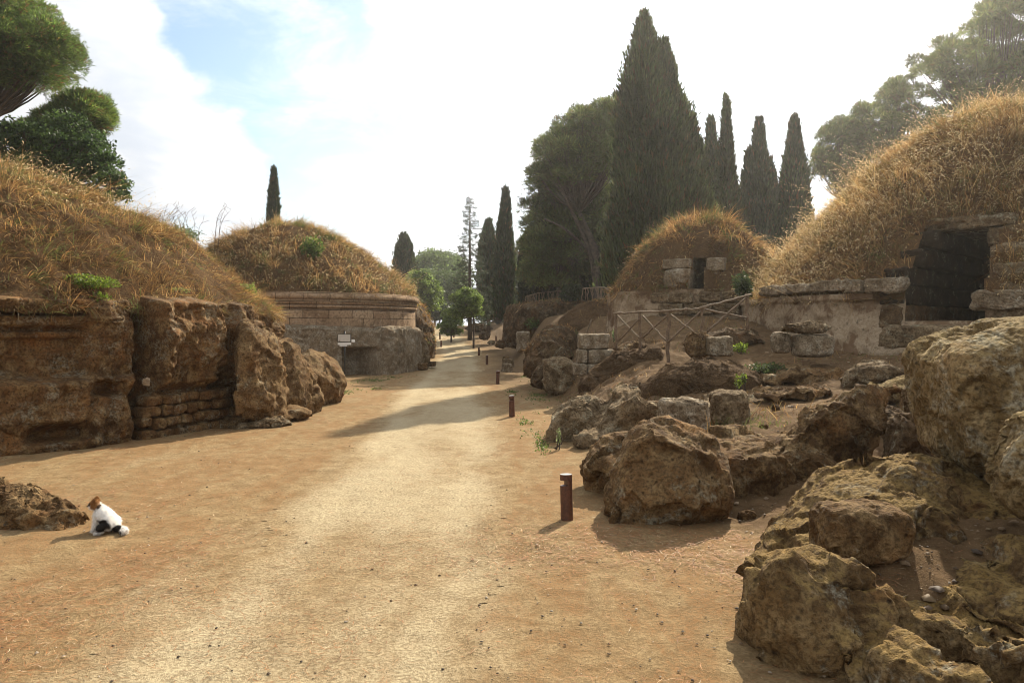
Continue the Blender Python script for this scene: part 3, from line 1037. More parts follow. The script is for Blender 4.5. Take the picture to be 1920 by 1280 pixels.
# roughly laid masonry under the overhang
def wall_at(px, r=6.0):
    a = math.atan2(px - 960, FPX); u = np.array([math.sin(a), math.cos(a)]); cc = np.array([GC['cx'], GC['cy']])
    al = cc @ u; pe2 = cc @ cc - al * al
    p = u * (al - math.sqrt(max(r * r - pe2, 0)))
    return p, (p - cc) / np.linalg.norm(p - cc)
b = MB()
Vc, Fc = cubegrid(13)
for row in range(4):
    z0, hgt = row * .175 - .03, .165
    px_ = 258 + row * 3
    while px_ < 432:
        wpx_ = rng.uniform(15, 34)
        p, nv = wall_at(px_ + wpx_ / 2, 5.955)
        wd_ = wpx_ / FPX * p[1] / max(.35, abs(nv[1] * p[1] + nv[0] * p[0]) / np.linalg.norm(p)) * .96
        L_ = (np.abs(Vc) ** 5).sum(-1) ** .2
        Q = Vc / L_[:, None] * np.array([wd_ / 2, .16, hgt / 2 * rng.uniform(.80, 1.08)]); ta_ = rng.normal(0, .07); Q = np.stack([Q[:, 0] - ta_ * Q[:, 2], Q[:, 1], Q[:, 2] + ta_ * Q[:, 0]], -1)
        Q = Q * (1 + .16 * fbm(Q * 9 + px_ + row * 31, 3, 7))[:, None]; z0 = row * .175 - .03 + rng.normal(0, .016)
        t_ = np.array([-nv[1], nv[0]])
        b.add(np.stack([p[0] - nv[0] * (.06 - rng.uniform(0, .05)) + t_[0] * Q[:, 0] + nv[0] * Q[:, 1], p[1] - nv[1] * .05 + t_[1] * Q[:, 0] + nv[1] * Q[:, 1], z0 + hgt / 2 + Q[:, 2]], -1) - np.array(tumC.location), Fc)
        px_ += wpx_ + 1.5
b.build('masonry_patch', M['tufa_wall'], tumC)
rock('boulder', [(428, 812), (440, 788), (480, 778), (530, 775), (545, 795), (480, 815)], 12.6, .4, M['tufa_grey'], 'low grey rock at the foot of the eroded tufa wall', seed=8)

# ---- the tomb of stone courses further on
GD = dict(cx=-8.75, cy=29.5, R=4.85, zr=2.86, h=2.85, pw=1.9)
fD = dome_xyz(GD['cx'], GD['cy'], GD['R'], GD['zr'], GD['h'], GD['pw'], 12, .08, .16)
tumD = thing('tumulus_tomb', 'round tomb with moulded stone courses above a rock-cut base with an information panel', 'tumulus')
tumD.location = (GD['cx'], GD['cy'], 0)
mound(GD['cx'], GD['cy'], GD['R'], fD, tumD, nt=300, nr=110, over=.06)


def drumD(t):
    z = np.array([1.4, 1.65, 1.90, 2.13, 2.15, 2.16, 2.30, 2.31, 2.33, 2.34, 2.42, 2.43, 2.45, 2.47, 2.62, 2.64, 2.655, 2.72, 2.80, 2.88])
    dr = np.array([0, 0, 0, 0, 0, .0, .0, -.09, -.09, .05, .08, .05, -.09, .06, .07, .02, .14, .15, .14, .05])
    zz = np.repeat(z[None], len(t), 0)
    tt = np.repeat(t[:, None], len(z), 1)
    q = np.stack([5 * np.sin(tt).ravel(), -5 * np.cos(tt).ravel(), zz.ravel()], -1)
    rr = 4.85 + dr[None] + (.025 * fbm(q * 2.5, 4, 71)).reshape(zz.shape)
    return rr, zz
polar('drum_wall', GD['cx'], GD['cy'], np.linspace(-1.7, 1.75, 500), drumD, M['ashlar'], tumD, uvR=4.9)


def baseD(t):
    s = np.concatenate([np.linspace(0, 1, 50), np.linspace(1.01, 1.3, 8)])
    rr = np.zeros((len(t), len(s)))
    zz = np.zeros_like(rr)
    x, y = GD['cx'] + 5.1 * np.sin(t), GD['cy'] - 5.1 * np.cos(t)
    px = 960 + x / y * FPX
    vis = t < 1.35
    top = np.interp(px, [520, 600, 655, 690, 705, 716, 740, 772], [1.68, 1.70, 1.68, 1.60, 1.52, 1.66, 1.70, 1.66])
    top = np.where(vis, top, 1.6)
    q1 = np.stack([t * 5, t * 0, t * 0], -1)
    top = top + .05 * fbm(q1 * 2, 3, 5)
    out = np.interp(px, [500, 600, 636, 640, 688, 693, 712, 719, 764, 768, 779], [.20, .25, .30, .05, .05, .18, .14, .30, .16, .22, .10])
    for j, ss in enumerate(s):
        if ss <= 1:
            z = ss * top
            niche = ((px > 640) & (px < 700) & vis) * sstep(1.0, .85, z) * .75
            rr[:, j] = 5.05 + out - niche - .10 * (ss > .97) * 1
            zz[:, j] = z - .25 * (ss == 0)
        else:
            k = (ss - 1) / .3
            rr[:, j] = (5.05 + out - .10) * (1 - k) + 4.7 * k
            zz[:, j] = top + .05 * np.sin(k * 3.1)
    q = np.stack([(rr * np.sin(t)[:, None]).ravel(), (-rr * np.cos(t)[:, None]).ravel(), zz.ravel()], -1)
    rr = rr + (.07 * fbm(q * 1.2, 4, 73) + .04 * fbm(q * 4, 4, 74)).reshape(rr.shape)
    return rr, zz
polar('rock_cut_base', GD['cx'], GD['cy'], np.linspace(-1.6, 1.75, 620), baseD, M['pale_block'], tumD)

# the information panel at its foot
dS = 23.9
sg = thing('information_panel', 'white framed information panel on a thin dark post by the rock-cut tomb base', 'sign')
ps = W(646, 702, dS)
sg.location = (ps[0], ps[1], hz(ps[0], ps[1]))
zb = sg.location[2]
b = MB(); b.tube([(0, .03, 0), (0, .03, 1.55 - zb)], .022, 8); b.build('post', M['dark_metal'], sg)
def flatbox(nm, px0, py0, px1, py1, yoff, t, mat, par=sg, d=dS):
    a, c = W(px0, py1, d), W(px1, py0, d)
    V, F = cubegrid(3)
    hs = np.array([(c[0] - a[0]) / 2, t / 2, (c[2] - a[2]) / 2])
    ce = np.array([(a[0] + c[0]) / 2, d + yoff, (a[2] + c[2]) / 2]) - np.array(sg.location)
    return mk(nm, V * hs + ce, F, mat, par, smooth=False)
fr = flatbox('frame', 633.2, 626, 658.2, 641.2, 0, .04, M['dark_metal'])
flatbox('panel', 634.3, 627, 657.2, 640.3, -.026, .012, M['panel'], fr)
flatbox('lower_strip', 633.5, 642.4, 658.4, 646.3, -.01, .02, M['white_card'])
flatbox('lower_strip', 637, 646.6, 651, 648.8, -.01, .02, M['white_card'])
flatbox('small_card', 659.2, 636.2, 665.2, 641.2, .0, .02, M['white_card'])
flatbox('emblem', 636.2, 637.6, 638.0, 639.4, -.035, .006, M['rust'], fr)

# ------------------------------------------------------------------ boulders and blocks of the right bank
B = lambda poly, d, th, mat, label, seed, **k: rock('boulder', poly, d, th, M[mat], label, seed=seed, **k)
rock_mass('rock_outcrop', [
    ([(1140, 1010), (1143, 950), (1152, 895), (1185, 832), (1212, 806), (1258, 800), (1303, 806), (1332, 842), (1366, 880), (1378, 912), (1352, 955), (1325, 1000), (1280, 1030), (1160, 1030)], 6.75, .66, dict(e=.62, tilt=(.25, .25), cut=((-.35, -.8, .35, .78), (.5, -.8, .3, .8)))),
    ([(1078, 925), (1084, 872), (1105, 842), (1150, 826), (1215, 818), (1240, 860), (1210, 930)], 7.7, .6, dict(tilt=(.2, .3))),
    ([(1228, 850), (1250, 810), (1275, 799), (1312, 806), (1335, 835), (1340, 870)], 7.0, .4, dict(e=.5)),
    ([(1260, 960), (1290, 840), (1345, 808), (1420, 812), (1480, 806), (1540, 830), (1610, 852), (1670, 868), (1670, 950), (1400, 965)], 7.9, .72, dict(e=.42, ncut=3)),
    ([(1290, 915), (1330, 850), (1420, 842), (1480, 852), (1520, 905), (1420, 940)], 7.4, .45, dict(e=.5)),
    ([(1430, 880), (1462, 825), (1498, 780), (1560, 742), (1618, 727), (1674, 724), (1686, 740), (1660, 780), (1636, 838), (1650, 890), (1580, 905), (1510, 890)], 7.75, .45, dict(e=.55, tilt=(.15, -.3)))],
    M['tufa'], 'brown domed and ledged tufa outcrop beside the first bollard, rising to a leaning horn', vox=.02, seed=1, amp=.05, smooth=7)
rock_mass('rock_outcrop', [
    ([(1022, 830), (1030, 798), (1046, 764), (1076, 738), (1110, 733), (1142, 742), (1156, 785), (1130, 835)], 11.5, .65, dict(tilt=(.5, .2))),
    ([(1085, 835), (1120, 785), (1150, 752), (1180, 724), (1205, 750), (1245, 755), (1275, 770), (1290, 815), (1200, 838)], 11.0, .9, dict(e=.5)),
    ([(1060, 835), (1090, 806), (1150, 800), (1230, 806), (1260, 830), (1150, 845)], 10.6, .6, dict()),
    ([(1200, 800), (1230, 755), (1300, 748), (1420, 742), (1500, 738), (1520, 765), (1400, 790), (1260, 810)], 11.2, .7, dict(e=.5))],
    M['tufa_grey'], 'long low grey-brown tufa ridge running back from the path behind the two squared blocks', vox=.03, seed=2, amp=.06, smooth=4)
B([(1656, 850), (1662, 795), (1690, 768), (1736, 764), (1765, 800), (1765, 905), (1700, 925), (1670, 900)], 7.0, .45, 'tufa_dark', 'dark pitted boulder between the leaning boulder and the huge golden one', 18, amp=.12)
B([(1680, 790), (1700, 726), (1740, 710), (1765, 740), (1765, 800)], 8.2, .45, 'tufa', 'rounded brown boulder peeping up behind the dark pitted boulder', 19)
B([(1622, 745), (1630, 722), (1690, 703), (1726, 699), (1730, 716), (1670, 760)], 9.4, .4, 'tufa_gold', 'flat pale-topped slab behind the top of the leaning boulder', 20, amp=.08)
B([(1572, 740), (1580, 680), (1640, 670), (1700, 684), (1748, 700), (1750, 740)], 11.3, .6, 'tufa_grey', 'long low grey rock below the plastered tomb wall', 21, amp=.10)
B([(1735, 700), (1742, 668), (1800, 642), (1870, 620), (1960, 603), (2090, 640), (2100, 880), (2010, 950), (1930, 935), (1850, 905), (1790, 880), (1764, 850), (1745, 780)], 5.35, .85, 'tufa_gold', 'huge golden lichen-covered boulder at the edge of the picture', 22, nth=300, nph=130, e=.36, amp=.045, facet=.40, ncut=2, tilt=(-.05, .15), cut=[(-.15, -1, .15, .80)])
B([(1858, 935), (1880, 862), (1918, 795), (1990, 760), (2080, 820), (2080, 1000), (1960, 1010), (1900, 970)], 4.15, .4, 'tufa_gold', 'pale golden boulder jammed beneath the huge lichen-covered one', 23, nth=190, nph=80, amp=.07, facet=.5)
p = W(1642, 1066, 4.22); block('stone_block', (p[0], 4.4, p[2] - .02), (.52, .40, .345), .05, M['tufa'], 'drum-shaped brown block sitting on the mossy rock slope', seed=25, k=4.6, n=64, amp=.06, tip=(-.04, .02))
rock_mass('rock_outcrop', [
    ([(1325, 1200), (1346, 1070), (1366, 1012), (1430, 985), (1500, 962), (1600, 900), (1690, 852), (1765, 828), (1860, 850), (1920, 940), (1940, 1100), (1800, 1140), (1500, 1190)], 4.95, .85, dict(e=.7, tilt=(.5, .5), ncut=3)),
    ([(1386, 1150), (1392, 1075), (1424, 1040), (1500, 1026), (1570, 1036), (1615, 1080), (1665, 1115), (1700, 1240), (1680, 1420), (1440, 1420), (1412, 1290)], 3.95, .58, dict(e=.42, ncut=4, cut=((-.8, -.6, .0, .80), (.1, -.9, .5, .8)))),
    ([(1640, 1080), (1690, 965), (1790, 895), (1920, 880), (2010, 980), (1960, 1090), (1760, 1110)], 4.95, .6, dict(e=.6, tilt=(0, .8))),
    ([(1655, 1190), (1672, 1105), (1740, 1078), (1805, 1092), (1815, 1180), (1740, 1210)], 4.02, .3, dict(e=.5)),
    ([(1560, 1250), (1600, 1140), (1680, 1098), (1760, 1105), (1790, 1200), (1700, 1260)], 3.9, .32, dict(e=.5)),
    ([(1700, 1260), (1715, 1170), (1775, 1135), (1850, 1155), (1870, 1240), (1790, 1290)], 3.6, .30, dict(e=.4)),
    ([(1745, 1170), (1765, 1085), (1830, 1052), (1910, 1068), (1950, 1140), (1850, 1190)], 3.95, .34, dict(e=.5)),
    ([(1610, 1400), (1630, 1240), (1690, 1185), (1760, 1215), (1775, 1400)], 3.45, .32, dict(e=.45)),
    ([(1810, 1400), (1830, 1215), (1890, 1172), (1990, 1190), (2010, 1400)], 3.3, .34, dict(e=.45)),
    ([(1700, 1400), (1725, 1262), (1790, 1235), (1850, 1260), (1860, 1400)], 3.3, .28, dict(e=.5)),
    ([(1850, 1130), (1870, 1040), (1930, 1012), (2000, 1045), (2010, 1140)], 4.1, .34, dict(e=.5)),
    ([(1830, 1230), (1850, 1120), (1910, 1098), (1990, 1120), (1990, 1230)], 3.7, .30, dict(e=.45)),
    ([(1725, 1120), (1745, 1062), (1790, 1042), (1850, 1055), (1860, 1120)], 4.2, .25, dict(e=.5)),
    ([(1440, 1120), (1470, 1070), (1560, 1072), (1640, 1110), (1600, 1160)], 4.3, .5, dict(e=.5))],
    M['tufa_mossy'], 'rugged ochre tufa outcrop filling the bottom corner beside the path', vox=.014, seed=3, amp=.05, facet=.95, smooth=5)
for j, (poly, d, th, lab) in enumerate([
    ([(1120, 770), (1160, 728), (1210, 706), (1250, 712), (1262, 745), (1230, 785)], 13.4, .7, 'dark broken bedrock in the gully below the rock platform'),
    ([(1395, 725), (1420, 690), (1480, 676), (1545, 684), (1570, 708), (1500, 735)], 12.6, .8, 'low bare bedrock hump between the earth mound and the plastered wall'),
    ([(1590, 815), (1620, 772), (1680, 752), (1725, 770), (1730, 815), (1660, 840)], 8.6, .5, 'small bedrock step behind the leaning horn, in the shade'),
    ([(1140, 668), (1160, 640), (1215, 628), (1262, 636), (1270, 662), (1200, 680)], 16.2, .8, 'rounded bedrock lump seen through the pole fence'),
    ([(1265, 655), (1290, 628), (1350, 612), (1410, 616), (1430, 645), (1350, 668)], 15.6, .9, 'weedy bedrock step just behind the pole fence')]):
    rock('bedrock_ledge', poly, d, th, M[('tufa_dark', 'tufa', 'tufa_dark', 'tufa', 'tufa_dark')[j]], lab, 'rock', seed=90 + j, nth=130, amp=.12, e=.5, facet=1.3)
p = W(1282, 806, 9.45); block('stone_block', (p[0], 9.55, hz(p[0], 9.5) - .05), (.58, .45, .42), .12, M['pale_block'], 'lichen-spotted squared block with rusty corner beside its rounder neighbour', seed=1, amp=.07, k=11, n=40)
p = W(1370, 803, 9.7); block('stone_block', (p[0], 9.8, hz(p[0], 9.75) - .05), (.47, .42, .47), -.15, M['tufa_grey'], 'rounded brown block standing upright beside the lichen-spotted block', seed=2, amp=.08, k=5, n=40)

# courses of the stub wall below the fence
def pxblock(x0, y0, x1, y1, d, dep, label, seed, mat='pale_block', rot=0., k=10, amp=.06, group=None, drop=0.):
    a, c = W(x0, y1, d), W(x1, y0, d)
    return block('stone_block', ((a[0] + c[0]) / 2, d + dep / 2, a[2] - drop), (c[0] - a[0], dep, c[2] - a[2] + drop), rot, M[mat], label, seed=seed, k=k, amp=amp, group=group, n=26)
gs = 'blocks of the stub wall below the fence'
pxblock(1087, 626, 1143, 655, 16.2, .55, 'top block of the three-course stub wall, with grass on it', 3, group=gs)
pxblock(1084, 655.5, 1103, 682, 16.15, .55, 'narrow block in the middle course of the stub wall', 4, group=gs)
pxblock(1104, 656, 1166, 682, 16.1, .6, 'wide block in the middle course of the stub wall', 5, group=gs)
pxblock(1076, 682.5, 1102, 704, 16.05, .6, 'bottom course block of the stub wall, nearest the path', 6, group=gs)
pxblock(1103, 682.5, 1152, 704, 16.0, .65, 'bottom course block of the stub wall, under the wide block', 7, group=gs)
pxblock(1020, 676, 1075, 722, 17.6, .8, 'long low squared rock at the foot of the stub wall', 8, 'tufa_grey', k=7, amp=.09, drop=.2)
pxblock(1018, 674, 1052, 684, 18.6, .6, 'flat slab lying on the low squared rock', 9, 'tufa_grey')
pxblock(1019, 655, 1037, 670, 20.5, .3, 'small upright pale block on the rock slope', 10, drop=.15)
pxblock(969, 622, 993, 648, 26.5, .5, 'squared pale block jutting from the rock slope edge', 11, drop=.2)
pxblock(941, 681.5, 960, 697, 28.0, .4, 'front pale-topped block of three lying by the path', 12, drop=.05, group='three blocks by the path')
pxblock(943, 673, 963, 683, 30.0, .5, 'middle mossy block of three lying by the path', 13, 'tufa_grey', drop=.25, group='three blocks by the path')
pxblock(942, 668, 955, 674, 31.5, .4, 'rear flat block of three lying by the path', 14, 'tufa', drop=.45, group='three blocks by the path')
pxblock(1328, 631, 1375, 668, 13.2, .45, 'pale squared block perched on the earth mound by the fence', 15, k=8, rot=.15)
rock('slab', [(1275, 672), (1278, 640), (1290, 621), (1330, 620), (1340, 650), (1330, 674)], 13.6, .3, M['tufa'], 'tilted brown slab leaning beside the pale squared block', 'stone slab', seed=50, amp=.07, e=.4)
rock('slab', [(1467, 620), (1472, 605), (1505, 597), (1540, 603), (1560, 620), (1545, 632), (1490, 630)], 12.9, .32, M['tufa_grey'], 'rough slab resting across two stones against the plastered wall', 'stone slab', seed=51, amp=.07)
pxblock(1455, 622, 1486, 657, 13.0, .35, 'small stone propping the rough slab on its fence side', 16, k=5, drop=.05)
pxblock(1500, 627, 1566, 663, 12.7, .45, 'wide pale stone propping the rough slab below the plastered wall', 17, k=7, drop=.05)

rock('boulder', [(1190, 760), (1205, 715), (1240, 684), (1300, 668), (1370, 668), (1410, 690), (1440, 730), (1430, 780), (1300, 790)], 12.7, 1.0, M['bank_soil'], 'broad earth-covered rock mound in front of the pole fence', 'rock mound', seed=52, nth=180, nph=90, e=.75, amp=.07)
rock('boulder', [(1080, 740), (1100, 700), (1150, 665), (1180, 652), (1240, 650), (1254, 672), (1235, 715), (1180, 760)], 15.4, .85, M['bank_soil'], 'rock platform with earth top carrying the pole fence', 'rock', seed=53, nth=150, nph=80, e=.5, amp=.08)
rock('boulder', [(1410, 752), (1415, 728), (1450, 716), (1510, 713), (1560, 726), (1565, 752)], 10.9, .5, M['tufa'], 'thin rock ledge crossing the bank behind the two standing blocks', 'rock', seed=54, amp=.13)
rock('boulder', [(970, 715), (975, 690), (990, 650), (1010, 625), (1050, 603), (1088, 618), (1095, 680), (1075, 725)], 20.6, 1.0, M['tufa_dark'], 'steep dark rock slope rising beside the path beyond the stub wall', 'rock', seed=55, nth=150, nph=80, e=.7, amp=.12, tilt=(.9, .5))
rock('boulder', [(990, 725), (1000, 690), (1025, 668), (1060, 690), (1060, 730)], 18.9, .6, M['tufa_dark'], 'dark weedy rock lump at the foot of the steep slope', 'rock', seed=56, amp=.13)
rock('boulder', [(936, 650), (940, 592), (950, 575), (1010, 566), (1070, 562), (1120, 568), (1130, 640), (1000, 660)], 36, 2.2, M['tufa_dark'], 'vertical cut rock face with grassy brow below the paling fence', 'rock', seed=57, nth=190, nph=80, e=.34, amp=.09, tilt=(.6, 0), facet=2)
rock('boulder', [(1040, 640), (1060, 590), (1100, 568), (1145, 565), (1160, 620), (1120, 660)], 26, 1.6, M['bank_soil'], 'earthy brown slope below the short paling fence', 'rock', seed=58, nth=130, nph=70, amp=.10, e=.65)
for j, (poly, d, lab) in enumerate([([(895, 634), (899, 622), (915, 620), (922, 632), (912, 640)], 47, 'low dark stone among rubble beyond the far bollards'), ([(925, 650), (930, 638), (945, 636), (952, 648), (945, 655)], 38, 'round pale boulder by the path below the rock face'), ([(912, 645), (916, 638), (926, 638), (928, 646)], 41, 'small white stone beside the round pale boulder'), ([(868, 618), (880, 605), (915, 604), (925, 620), (900, 626)], 60, 'long wall-like grey stone under the far bright tree')]):
    rock('boulder', poly, d, .6, M[('tufa_dark', 'tufa', 'tufa_grey', 'tufa_dark')[j]], lab, seed=60 + j, nth=60, nph=30)

# left side beyond the round tomb
rock('boulder', [(774, 700), (776, 640), (784, 622), (798, 640), (812, 680), (800, 700)], 29.8, .7, M['tufa_grey'], 'smooth slanting rock against the end of the round tomb', seed=70)
rock('boulder', [(772, 690), (770, 600), (778, 560), (800, 585), (812, 620), (818, 650), (815, 690)], 36, 2.2, M['tufa_dark'], 'dark overgrown rock outcrop behind the round tomb', 'rock', seed=71, nth=130, nph=70, amp=.12)
pxblock(780, 681, 800, 693, 28.6, .5, 'reddish block on the ground at the end of the round tomb', 18, 'tufa')
pxblock(802, 678, 816, 687, 29.6, .3, 'dark block lying against the slanting rock', 19, 'tufa_dark')
rock('boulder', [(-110, 1010), (-100, 904), (-40, 898), (20, 906), (58, 915), (110, 930), (150, 948), (172, 970), (174, 1010)], 6.45, .34, M['tufa'], 'long low brown rock that the cat sits beside', seed=72, nth=190, nph=100, e=.65, amp=.09, facet=.5)

# small loose stones on the sunny bank
GL = 'loose stones on the sunny bank'
stn = []
for i, (px, py, d, s, lab) in enumerate([(1468, 962, 5.9, .11, 'pale knobbly stone in the shady hollow beside a dry weed'), (1455, 762, 9.9, .09, 'dark loose stone on the bank behind the standing blocks'), (1432, 790, 9.2, .07, 'loose stone at the base of the rounded standing block'), (1515, 935, 6.3, .14, 'broken stone under the dark ledge'), (1560, 905, 6.8, .2, 'flat half-buried stone at the back of the hollow'), (1400, 935, 6.6, .10, 'small brown stone in the hollow near the domed boulder')]):
    z = hz(*W(px, py, d)[:2])
    block('loose_stone', (W(px, py, d)[0], d, z - s * .25), (s * 1.4, s, s), i * 1.3, M[('pale_block', 'tufa_dark', 'tufa')[i % 3]], lab, 'stone', GL, seed=80 + i, k=3, n=14, amp=.15)

# ------------------------------------------------------------------ bollards
def make_bollard():
    t = thing('bollard_light', 'rusty bollard light nearest the camera with bright metal top', 'bollard', 'low bollard lights along the path')
    b = MB()
    n = 40
    def ring(r0, z0, r1, z1):
        th = np.arange(n) / n * 2 * np.pi
        V = np.concatenate([np.stack([r * np.cos(th), r * np.sin(th), np.full(n, z)], -1) for r, z in ((r0, z0), (r1, z1))])
        i = np.arange(n); j = (i + 1) % n
        return V, np.stack([i, j, j + n, i + n], -1)
    b.add(*ring(.054, -.12, .054, .298)); b.add(*ring(.054, .298, .052, .301)); b.add(*ring(.052, .301, .001, .301))
    b.build('post', M['rust'], t)
    b = MB()                                   # head: solid on the bank side, cut away on the path side
    th = np.linspace(R(-75), R(105), 24)
    zs = [(.301, .054), (.352, .054)]
    V = np.concatenate([np.stack([r * np.cos(th), r * np.sin(th), np.full(24, z)], -1) for z, r in zs])
    i = np.arange(23)
    b.add(V, np.stack([i, i + 1, i + 25, i + 24], -1))
    V2 = np.array([[.054 * math.cos(th[0]), .054 * math.sin(th[0]), z] for z, r in zs] + [[.054 * math.cos(th[-1]), .054 * math.sin(th[-1]), z] for z, r in zs])
    b.add(V2, np.array([[0, 1, 3, 2]]))
    b.build('light_slot', M['rust'], t)
    b = MB(); b.add(*ring(.001, .350, .054, .350)); b.add(*ring(.054, .350, .054, .398)); b.add(*ring(.054, .398, .051, .401))
    hd = b.build('head', M['rust'], t)
    b = MB(); b.add(*ring(.051, .4005, .0005, .403)); b.build('top_plate', M['steel_top'], hd)
    return t


def copy_tree(o, parent=None):
    c = o.copy()
    COL.objects.link(c)
    if parent is not None:
        c.parent = parent
    for ch in [x for x in bpy.data.objects if x.parent == o]:
        copy_tree(ch, c)
    return c

bol = make_bollard()
spots = [((1063, 972), 6.55, None), ((960, 779), 14.1, 'second rusty bollard beside the path, across from the grey ridge boulder'), ((933, 720), 22.0, 'third rusty bollard from the camera, in the tree shade'), ((913, 686), 31.5, 'fourth rusty bollard from the camera, before the three blocks'),
         ((898, 666), 37.5, 'fifth rusty bollard from the camera, where the path bends'), ((851, 630), 55, 'far bollard by the bush at the last bend of the path'),
         ((827, 652), 46, 'dark bollard on the tomb side of the path, the closer of two'), ((825, 640), 53, 'dark bollard on the tomb side of the path, the more distant of two'), ((930, 626), 50, 'lone bollard up on the shaded rubble slope')]
for i, ((px, py), d, lab) in enumerate(spots):
    o = bol if i == 0 else copy_tree(bol)
    x = (px - 960) / FPX * d
    o.location = (x, d, hz(x, d))
    o.rotation_euler = (R((i * 37 % 5 - 2) * .8), R(-1.2 - (i * 53 % 7 - 3) * .7 * (i > 0)), i * .6 * (i > 0))
    if lab:
        o['label'] = lab

# ------------------------------------------------------------------ pole fences
def pole(b, p, q, r, sag=0.0, wob=.012):
    p, q = np.array(p, float), np.array(q, float)
    t = np.linspace(0, 1, 9)[:, None]
    pts = p + (q - p) * t
    pts[:, 2] -= sag * 4 * (t * (1 - t))[:, 0]
    pts += rng.normal(0, wob, pts.shape) * (np.sin(np.pi * t))
    b.tube(pts, np.linspace(r, r * .85, 9), 7)


fe = thing('pole_fence', 'weathered pole fence with crossed braces climbing to the plastered tomb', 'fence')
fpos = W(1253, 640, 14.2)
fe.location = (fpos[0], 14.2, hz(fpos[0], 14.2))
FP = [((1155, 588), (1155, 645), 15.2), ((1200, 585), (1200, 645), 14.9), ((1253, 583), (1254, 690), 14.4), ((1316, 578), (1317, 628), 14.2), ((1401, 552), (1401, 606), 14.3)]
loc = np.array(fe.location)
for a, c, d in FP:
    b = MB(); pole(b, W(*a, d) + [0, 0, .02] - loc, W(*c, d) - [0, 0, .12] - loc, .034 if c[1] != 690 else .042, wob=.012); b.build('post', M['wood_rail'], fe)
for i in range(len(FP) - 1):
    (a, _, d0), (c, _, d1) = FP[i], FP[i + 1]
    b = MB(); pole(b, W(*a, d0) - loc + [-.06, -.06, .0], W(*c, d1) - loc + [.06, -.06, 0], .023, wob=.008); b.build('top_rail', M['wood_grey'], fe)
br = [((1158, 592), 15.2, (1200, 636), 14.9), ((1158, 640), 15.2, (1198, 598), 14.9), ((1204, 592), 14.9, (1250, 640), 14.4), ((1203, 634), 14.9, (1250, 592), 14.4), ((1257, 590), 14.4, (1300, 622), 14.2), ((1250, 643), 14.4, (1312, 585), 14.2), ((1320, 580), 14.2, (1400, 596), 14.3), ((1325, 622), 14.2, (1398, 558), 14.3)]
for a, d0, c, d1 in br:
    b = MB(); pole(b, W(*a, d0) - loc + [0, -.03, 0], W(*c, d1) - loc + [0, -.03, 0], .021, wob=.007); b.build('brace', M['wood_grey'] if c[1] > a[1] else M['wood_rail'], fe)


def paling(label, pts, d0, d1, n, hpx0, hpx1):
    f = thing('paling_fence', label, 'fence')
    f.location = W(*pts[0], d0) - [0, 0, .8]
    lc = np.array(f.location)
    P = np.array(pts, float)
    tt = np.linspace(0, 1, n)
    seg = np.linspace(0, 1, len(P))
    top = [W(np.interp(t, seg, P[:, 0]), np.interp(t, seg, P[:, 1]), d0 + (d1 - d0) * t) for t in tt]
    b = MB(); b.tube(np.array(top) - lc, .024, 6); b.build('top_rail', M['wood_grey'], f)
    for i, t in enumerate(tt):
        h = hpx0 + (hpx1 - hpx0) * t
        d = d0 + (d1 - d0) * t
        b = MB(); pole(b, top[i] - lc, top[i] - lc - [rng.normal(0, .07), 0, h / FPX * d + .15], .019, wob=.012); b.build('pale', M['wood_grey'], f)
paling('distant silvery paling fence under the dark pines above the rock face', [(985, 556), (1010, 549), (1052, 545)], 43, 38, 26, 8, 13)
paling('short silvery paling fence beside the small domed tomb', [(1093, 541), (1118, 539), (1132, 538), (1146, 546)], 29, 24, 17, 14, 22)

# leaning dead stick on the slope
b = MB(); b.tube([W(1100, 624, 19.5), W(1106, 608, 19.5), W(1109, 598, 19.5)], .018, 6)
tag(b.build('dead_stick', M['wood_grey']), 'bleached dead stick poking up from the earth slope', 'stick')

# ------------------------------------------------------------------ foliage
def tufts(p, n, k, L, wd, spread, base_col, var, up=.25, droop=0.0):
    """k narrow leaves radiating from each point p along direction n"""
    N = len(p)
    d = n[:, None, :] + rng.normal(0, spread, (N, k, 3))
    d[..., 2] += up
    d = nrm(d)
    Lk = L * rng.uniform(.6, 1.25, (N, k, 1))
    side = nrm(np.cross(d, rng.normal(0, 1, (N, k, 3))))
    b = p[:, None, :] + rng.normal(0, L * .12, (N, k, 3))
    mid = b + d * Lk * .5 + side * wd * .5
    mid2 = b + d * Lk * .5 - side * wd * .5
    tip = b + d * Lk
    tip[..., 2] -= droop * Lk[..., 0]
    V = np.stack([b, mid, tip, mid2], 2).reshape(-1, 3)
    F = np.arange(N * k * 4).reshape(-1, 4)
    bc = np.asarray(base_col, float)
    if bc.ndim == 1:
        bc = np.repeat(bc[None], N, 0)
    c = bc[:, None, :] * np.exp(rng.normal(0, var, (N, k, 1))) * (1 + rng.normal(0, .08, (N, k, 3)))
    C = np.repeat(np.clip(c, .003, .9).reshape(-1, 3), 4, 0)
    return V, F, C


def leaves(p, n, s, base_col, var, asp=.7):
    """broad diamond leaves"""
    N = len(p)
    d = nrm(n * .5 + rng.normal(0, .8, (N, 3)))
    side = nrm(np.cross(d, rng.normal(0, 1, (N, 3))))
    sz = s * rng.uniform(.55, 1.3, (N, 1))
    V = np.stack([p - d * sz * .5, p + side * sz * asp * .5, p + d * sz * .5, p - side * sz * asp * .5], 1).reshape(-1, 3)
    F = np.arange(N * 4).reshape(-1, 4)
    bc = np.asarray(base_col, float)
    if bc.ndim == 1:
        bc = np.repeat(bc[None], N, 0)
    C = np.repeat(np.clip(bc * np.exp(rng.normal(0, var, (N, 1))), .003, .9), 4, 0)
    return V, F, C


def sph(n):
    return nrm(rng.normal(0, 1, (n, 3)))


